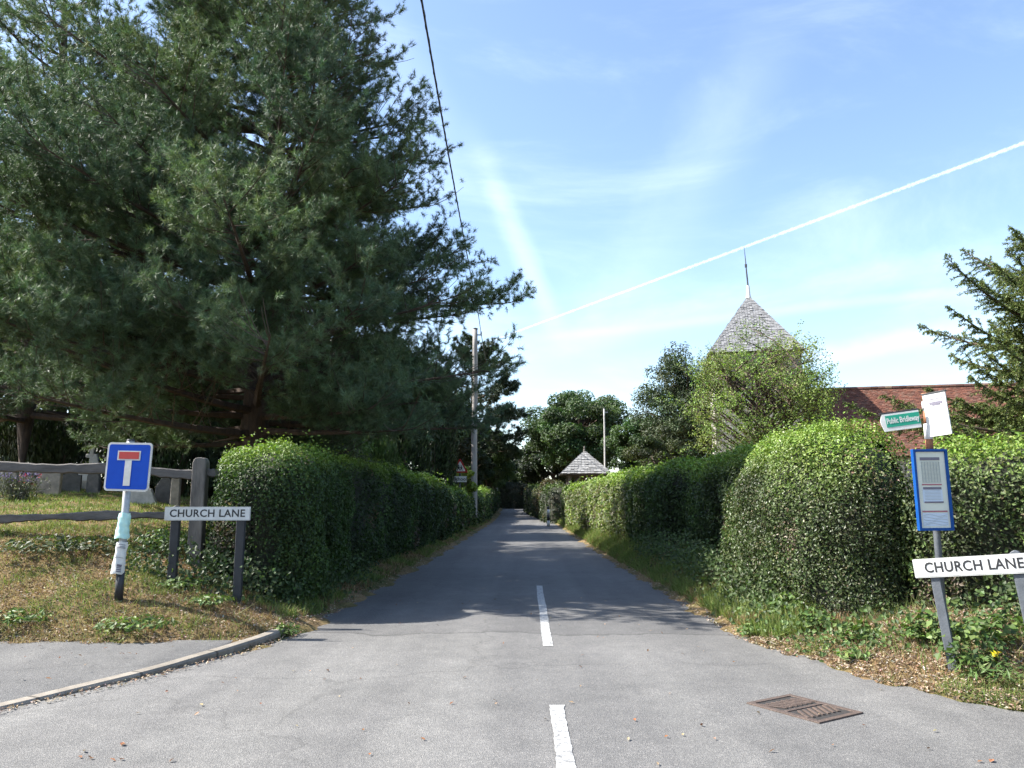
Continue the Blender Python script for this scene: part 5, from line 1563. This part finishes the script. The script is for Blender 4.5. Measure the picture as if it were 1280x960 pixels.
# thin high cirrus and spread-out old contrails, laid out by direction in the sky
tc = nt.nodes.new('ShaderNodeTexCoord')
def streak(u0, v0, u1, v1, width, amt, fade0=0.0, seed=0.0):
    """soft band along the great circle through two directions"""
    d0, d1 = ray(u0, v0).normalized(), ray(u1, v1).normalized()
    nrm = d0.cross(d1).normalized(); along = (d1 - d0).normalized()
    dt = nt.nodes.new('ShaderNodeVectorMath'); dt.operation = 'DOT_PRODUCT'; dt.inputs[1].default_value = nrm
    nt.links.new(tc.outputs['Generated'], dt.inputs[0])
    nz = N(nt, 'ShaderNodeTexNoise', Scale=7.0, Detail=5.0, Roughness=.6)
    mp = nt.nodes.new('ShaderNodeMapping'); mp.inputs['Location'].default_value = (seed, seed, seed); nt.links.new(tc.outputs['Generated'], mp.inputs[0]); nt.links.new(mp.outputs[0], nz.inputs['Vector'])
    off = N(nt, 'ShaderNodeMath', operation='MULTIPLY_ADD'); off.inputs[1].default_value = width * 1.2; off.inputs[2].default_value = -width * .6
    nt.links.new(nz.outputs['Fac'], off.inputs[0])
    ad = N(nt, 'ShaderNodeMath', operation='ADD'); nt.links.new(dt.outputs['Value'], ad.inputs[0]); nt.links.new(off.outputs[0], ad.inputs[1])
    ab = N(nt, 'ShaderNodeMath', operation='ABSOLUTE'); nt.links.new(ad.outputs[0], ab.inputs[0])
    mr = N(nt, 'ShaderNodeMapRange', interpolation_type='SMOOTHSTEP'); mr.inputs['From Min'].default_value = 0; mr.inputs['From Max'].default_value = width
    mr.inputs['To Min'].default_value = 1; mr.inputs['To Max'].default_value = 0; nt.links.new(ab.outputs[0], mr.inputs['Value'])
    # limit along the streak
    dl = nt.nodes.new('ShaderNodeVectorMath'); dl.operation = 'DOT_PRODUCT'; dl.inputs[1].default_value = along; nt.links.new(tc.outputs['Generated'], dl.inputs[0])
    a0, a1 = d0.dot(along), d1.dot(along)
    r1 = N(nt, 'ShaderNodeMapRange', interpolation_type='SMOOTHSTEP'); r1.inputs['From Min'].default_value = a0 - .06; r1.inputs['From Max'].default_value = a0 + .06; nt.links.new(dl.outputs['Value'], r1.inputs['Value'])
    r2 = N(nt, 'ShaderNodeMapRange', interpolation_type='SMOOTHSTEP'); r2.inputs['From Min'].default_value = a1 - .10; r2.inputs['From Max'].default_value = a1 + .08; r2.inputs['To Min'].default_value = 1; r2.inputs['To Max'].default_value = 0; nt.links.new(dl.outputs['Value'], r2.inputs['Value'])
    m1 = N(nt, 'ShaderNodeMath', operation='MULTIPLY'); nt.links.new(mr.outputs[0], m1.inputs[0]); nt.links.new(r1.outputs[0], m1.inputs[1])
    m2 = N(nt, 'ShaderNodeMath', operation='MULTIPLY'); nt.links.new(m1.outputs[0], m2.inputs[0]); nt.links.new(r2.outputs[0], m2.inputs[1])
    m3 = N(nt, 'ShaderNodeMath', operation='MULTIPLY'); nt.links.new(m2.outputs[0], m3.inputs[0]); m3.inputs[1].default_value = amt
    m4 = N(nt, 'ShaderNodeMath', operation='MULTIPLY'); nt.links.new(m3.outputs[0], m4.inputs[0]); nt.links.new(nz.outputs['Fac'], m4.inputs[1])
    return m4.outputs[0]
masks = [streak(690, 400, 605, 200, .024, .26, seed=1), streak(730, 420, 960, 60, .07, .13, seed=2), streak(640, 440, 1280, 310, .03, .14, seed=3), streak(980, 455, 1280, 400, .022, .26, seed=4), streak(700, 420, 1280, 355, .010, .14, seed=5),
         streak(560, 200, 470, 20, .05, .14, seed=6)]
# faint cirrus veil
nz = N(nt, 'ShaderNodeTexNoise', Scale=2.2, Detail=7.0, Roughness=.62, Distortion=.5)
mp = nt.nodes.new('ShaderNodeMapping'); mp.inputs['Scale'].default_value = (1, 2.2, 3.5); mp.inputs['Rotation'].default_value = (.2, .3, .5)
nt.links.new(tc.outputs['Generated'], mp.inputs[0]); nt.links.new(mp.outputs[0], nz.inputs['Vector'])
vr = N(nt, 'ShaderNodeMapRange', interpolation_type='SMOOTHSTEP'); vr.inputs['From Min'].default_value = .42; vr.inputs['From Max'].default_value = .78; vr.inputs['To Max'].default_value = .14
nt.links.new(nz.outputs['Fac'], vr.inputs['Value'])
acc_ = vr.outputs[0]
for m_ in masks:
    ad = N(nt, 'ShaderNodeMath', operation='ADD', use_clamp=True); nt.links.new(acc_, ad.inputs[0]); nt.links.new(m_, ad.inputs[1]); acc_ = ad.outputs[0]
mx = nt.nodes.new('ShaderNodeMix'); mx.data_type = 'RGBA'
nt.links.new(acc_, mx.inputs[0]); nt.links.new(sky.outputs[0], mx.inputs[6]); mx.inputs[7].default_value = (7.0, 7.6, 8.2, 1)
nt.links.new(mx.outputs[2], bg.inputs[0]); nt.links.new(bg.outputs[0], wo.inputs[0])

# new contrail: a long, slightly lumpy tube of ice cloud high above
def contrail():
    m, nt, out = nmat('contrail_ice')
    d_ = N(nt, 'ShaderNodeBsdfDiffuse'); d_.inputs[0].default_value = (.95, .95, .95, 1)
    t_ = N(nt, 'ShaderNodeBsdfTranslucent'); t_.inputs[0].default_value = (.95, .95, .95, 1)
    ad = nt.nodes.new('ShaderNodeAddShader'); nt.links.new(d_.outputs[0], ad.inputs[0]); nt.links.new(t_.outputs[0], ad.inputs[1])
    tr = nt.nodes.new('ShaderNodeBsdfTransparent')
    f = noise_fac(nt, .004, 6, .7)
    r = N(nt, 'ShaderNodeMapRange'); r.inputs['From Min'].default_value = .3; r.inputs['From Max'].default_value = .7; r.inputs['To Min'].default_value = .006; r.inputs['To Max'].default_value = .022
    nt.links.new(f, r.inputs['Value'])
    mx = nt.nodes.new('ShaderNodeMixShader'); nt.links.new(r.outputs[0], mx.inputs[0]); nt.links.new(tr.outputs[0], mx.inputs[1]); nt.links.new(ad.outputs[0], mx.inputs[2])
    nt.links.new(mx.outputs[0], out.inputs[0])
    alt = 3000.0
    d0, d1 = ray(596, 433), ray(1330, 160)
    p0 = np.array(d0) * alt / d0.z; p1 = np.array(d1) * alt / d1.z
    a_ = Acc(); n = 700; t = np.linspace(0, 1, n)[:, None]
    P = p0 + (p1 - p0) * t
    rr = 13 + 2.5 * np.sin(t[:, 0] * 400) * np.sin(t[:, 0] * 913) + 1.2 * rng.standard_normal(n)
    P = P + rng.normal(0, 1, (n, 3))
    a_.tube(P, rr, 8, caps=False)
    for f_ in (1.4, 1.2, .85, .7, .55, .4, .25): a_.tube(P + rng.normal(0, 1, (n, 3)), rr * f_ + rng.normal(0, 1.0, n), 10, caps=False)
    solo('contrail', a_, m, Vector(P[n // 2]), 'bright straight aircraft vapour trail slanting across the sky', 'vapour trail', smooth=True)
contrail()

# ------------------------------------------------------------------ render settings
vs = scene.view_settings
vs.view_transform = 'Standard'; vs.look = 'None'; vs.gamma = 1; vs.exposure = 1.69; vs.use_curve_mapping = False
scene.render.engine = 'CYCLES'
cy = scene.cycles
cy.max_bounces = 6; cy.diffuse_bounces = 3; cy.glossy_bounces = 2; cy.transmission_bounces = 4; cy.transparent_max_bounces = 48
cy.caustics_reflective = False; cy.caustics_refractive = False
cy.use_adaptive_sampling = True; cy.adaptive_threshold = 0.02
cy.use_denoising = True
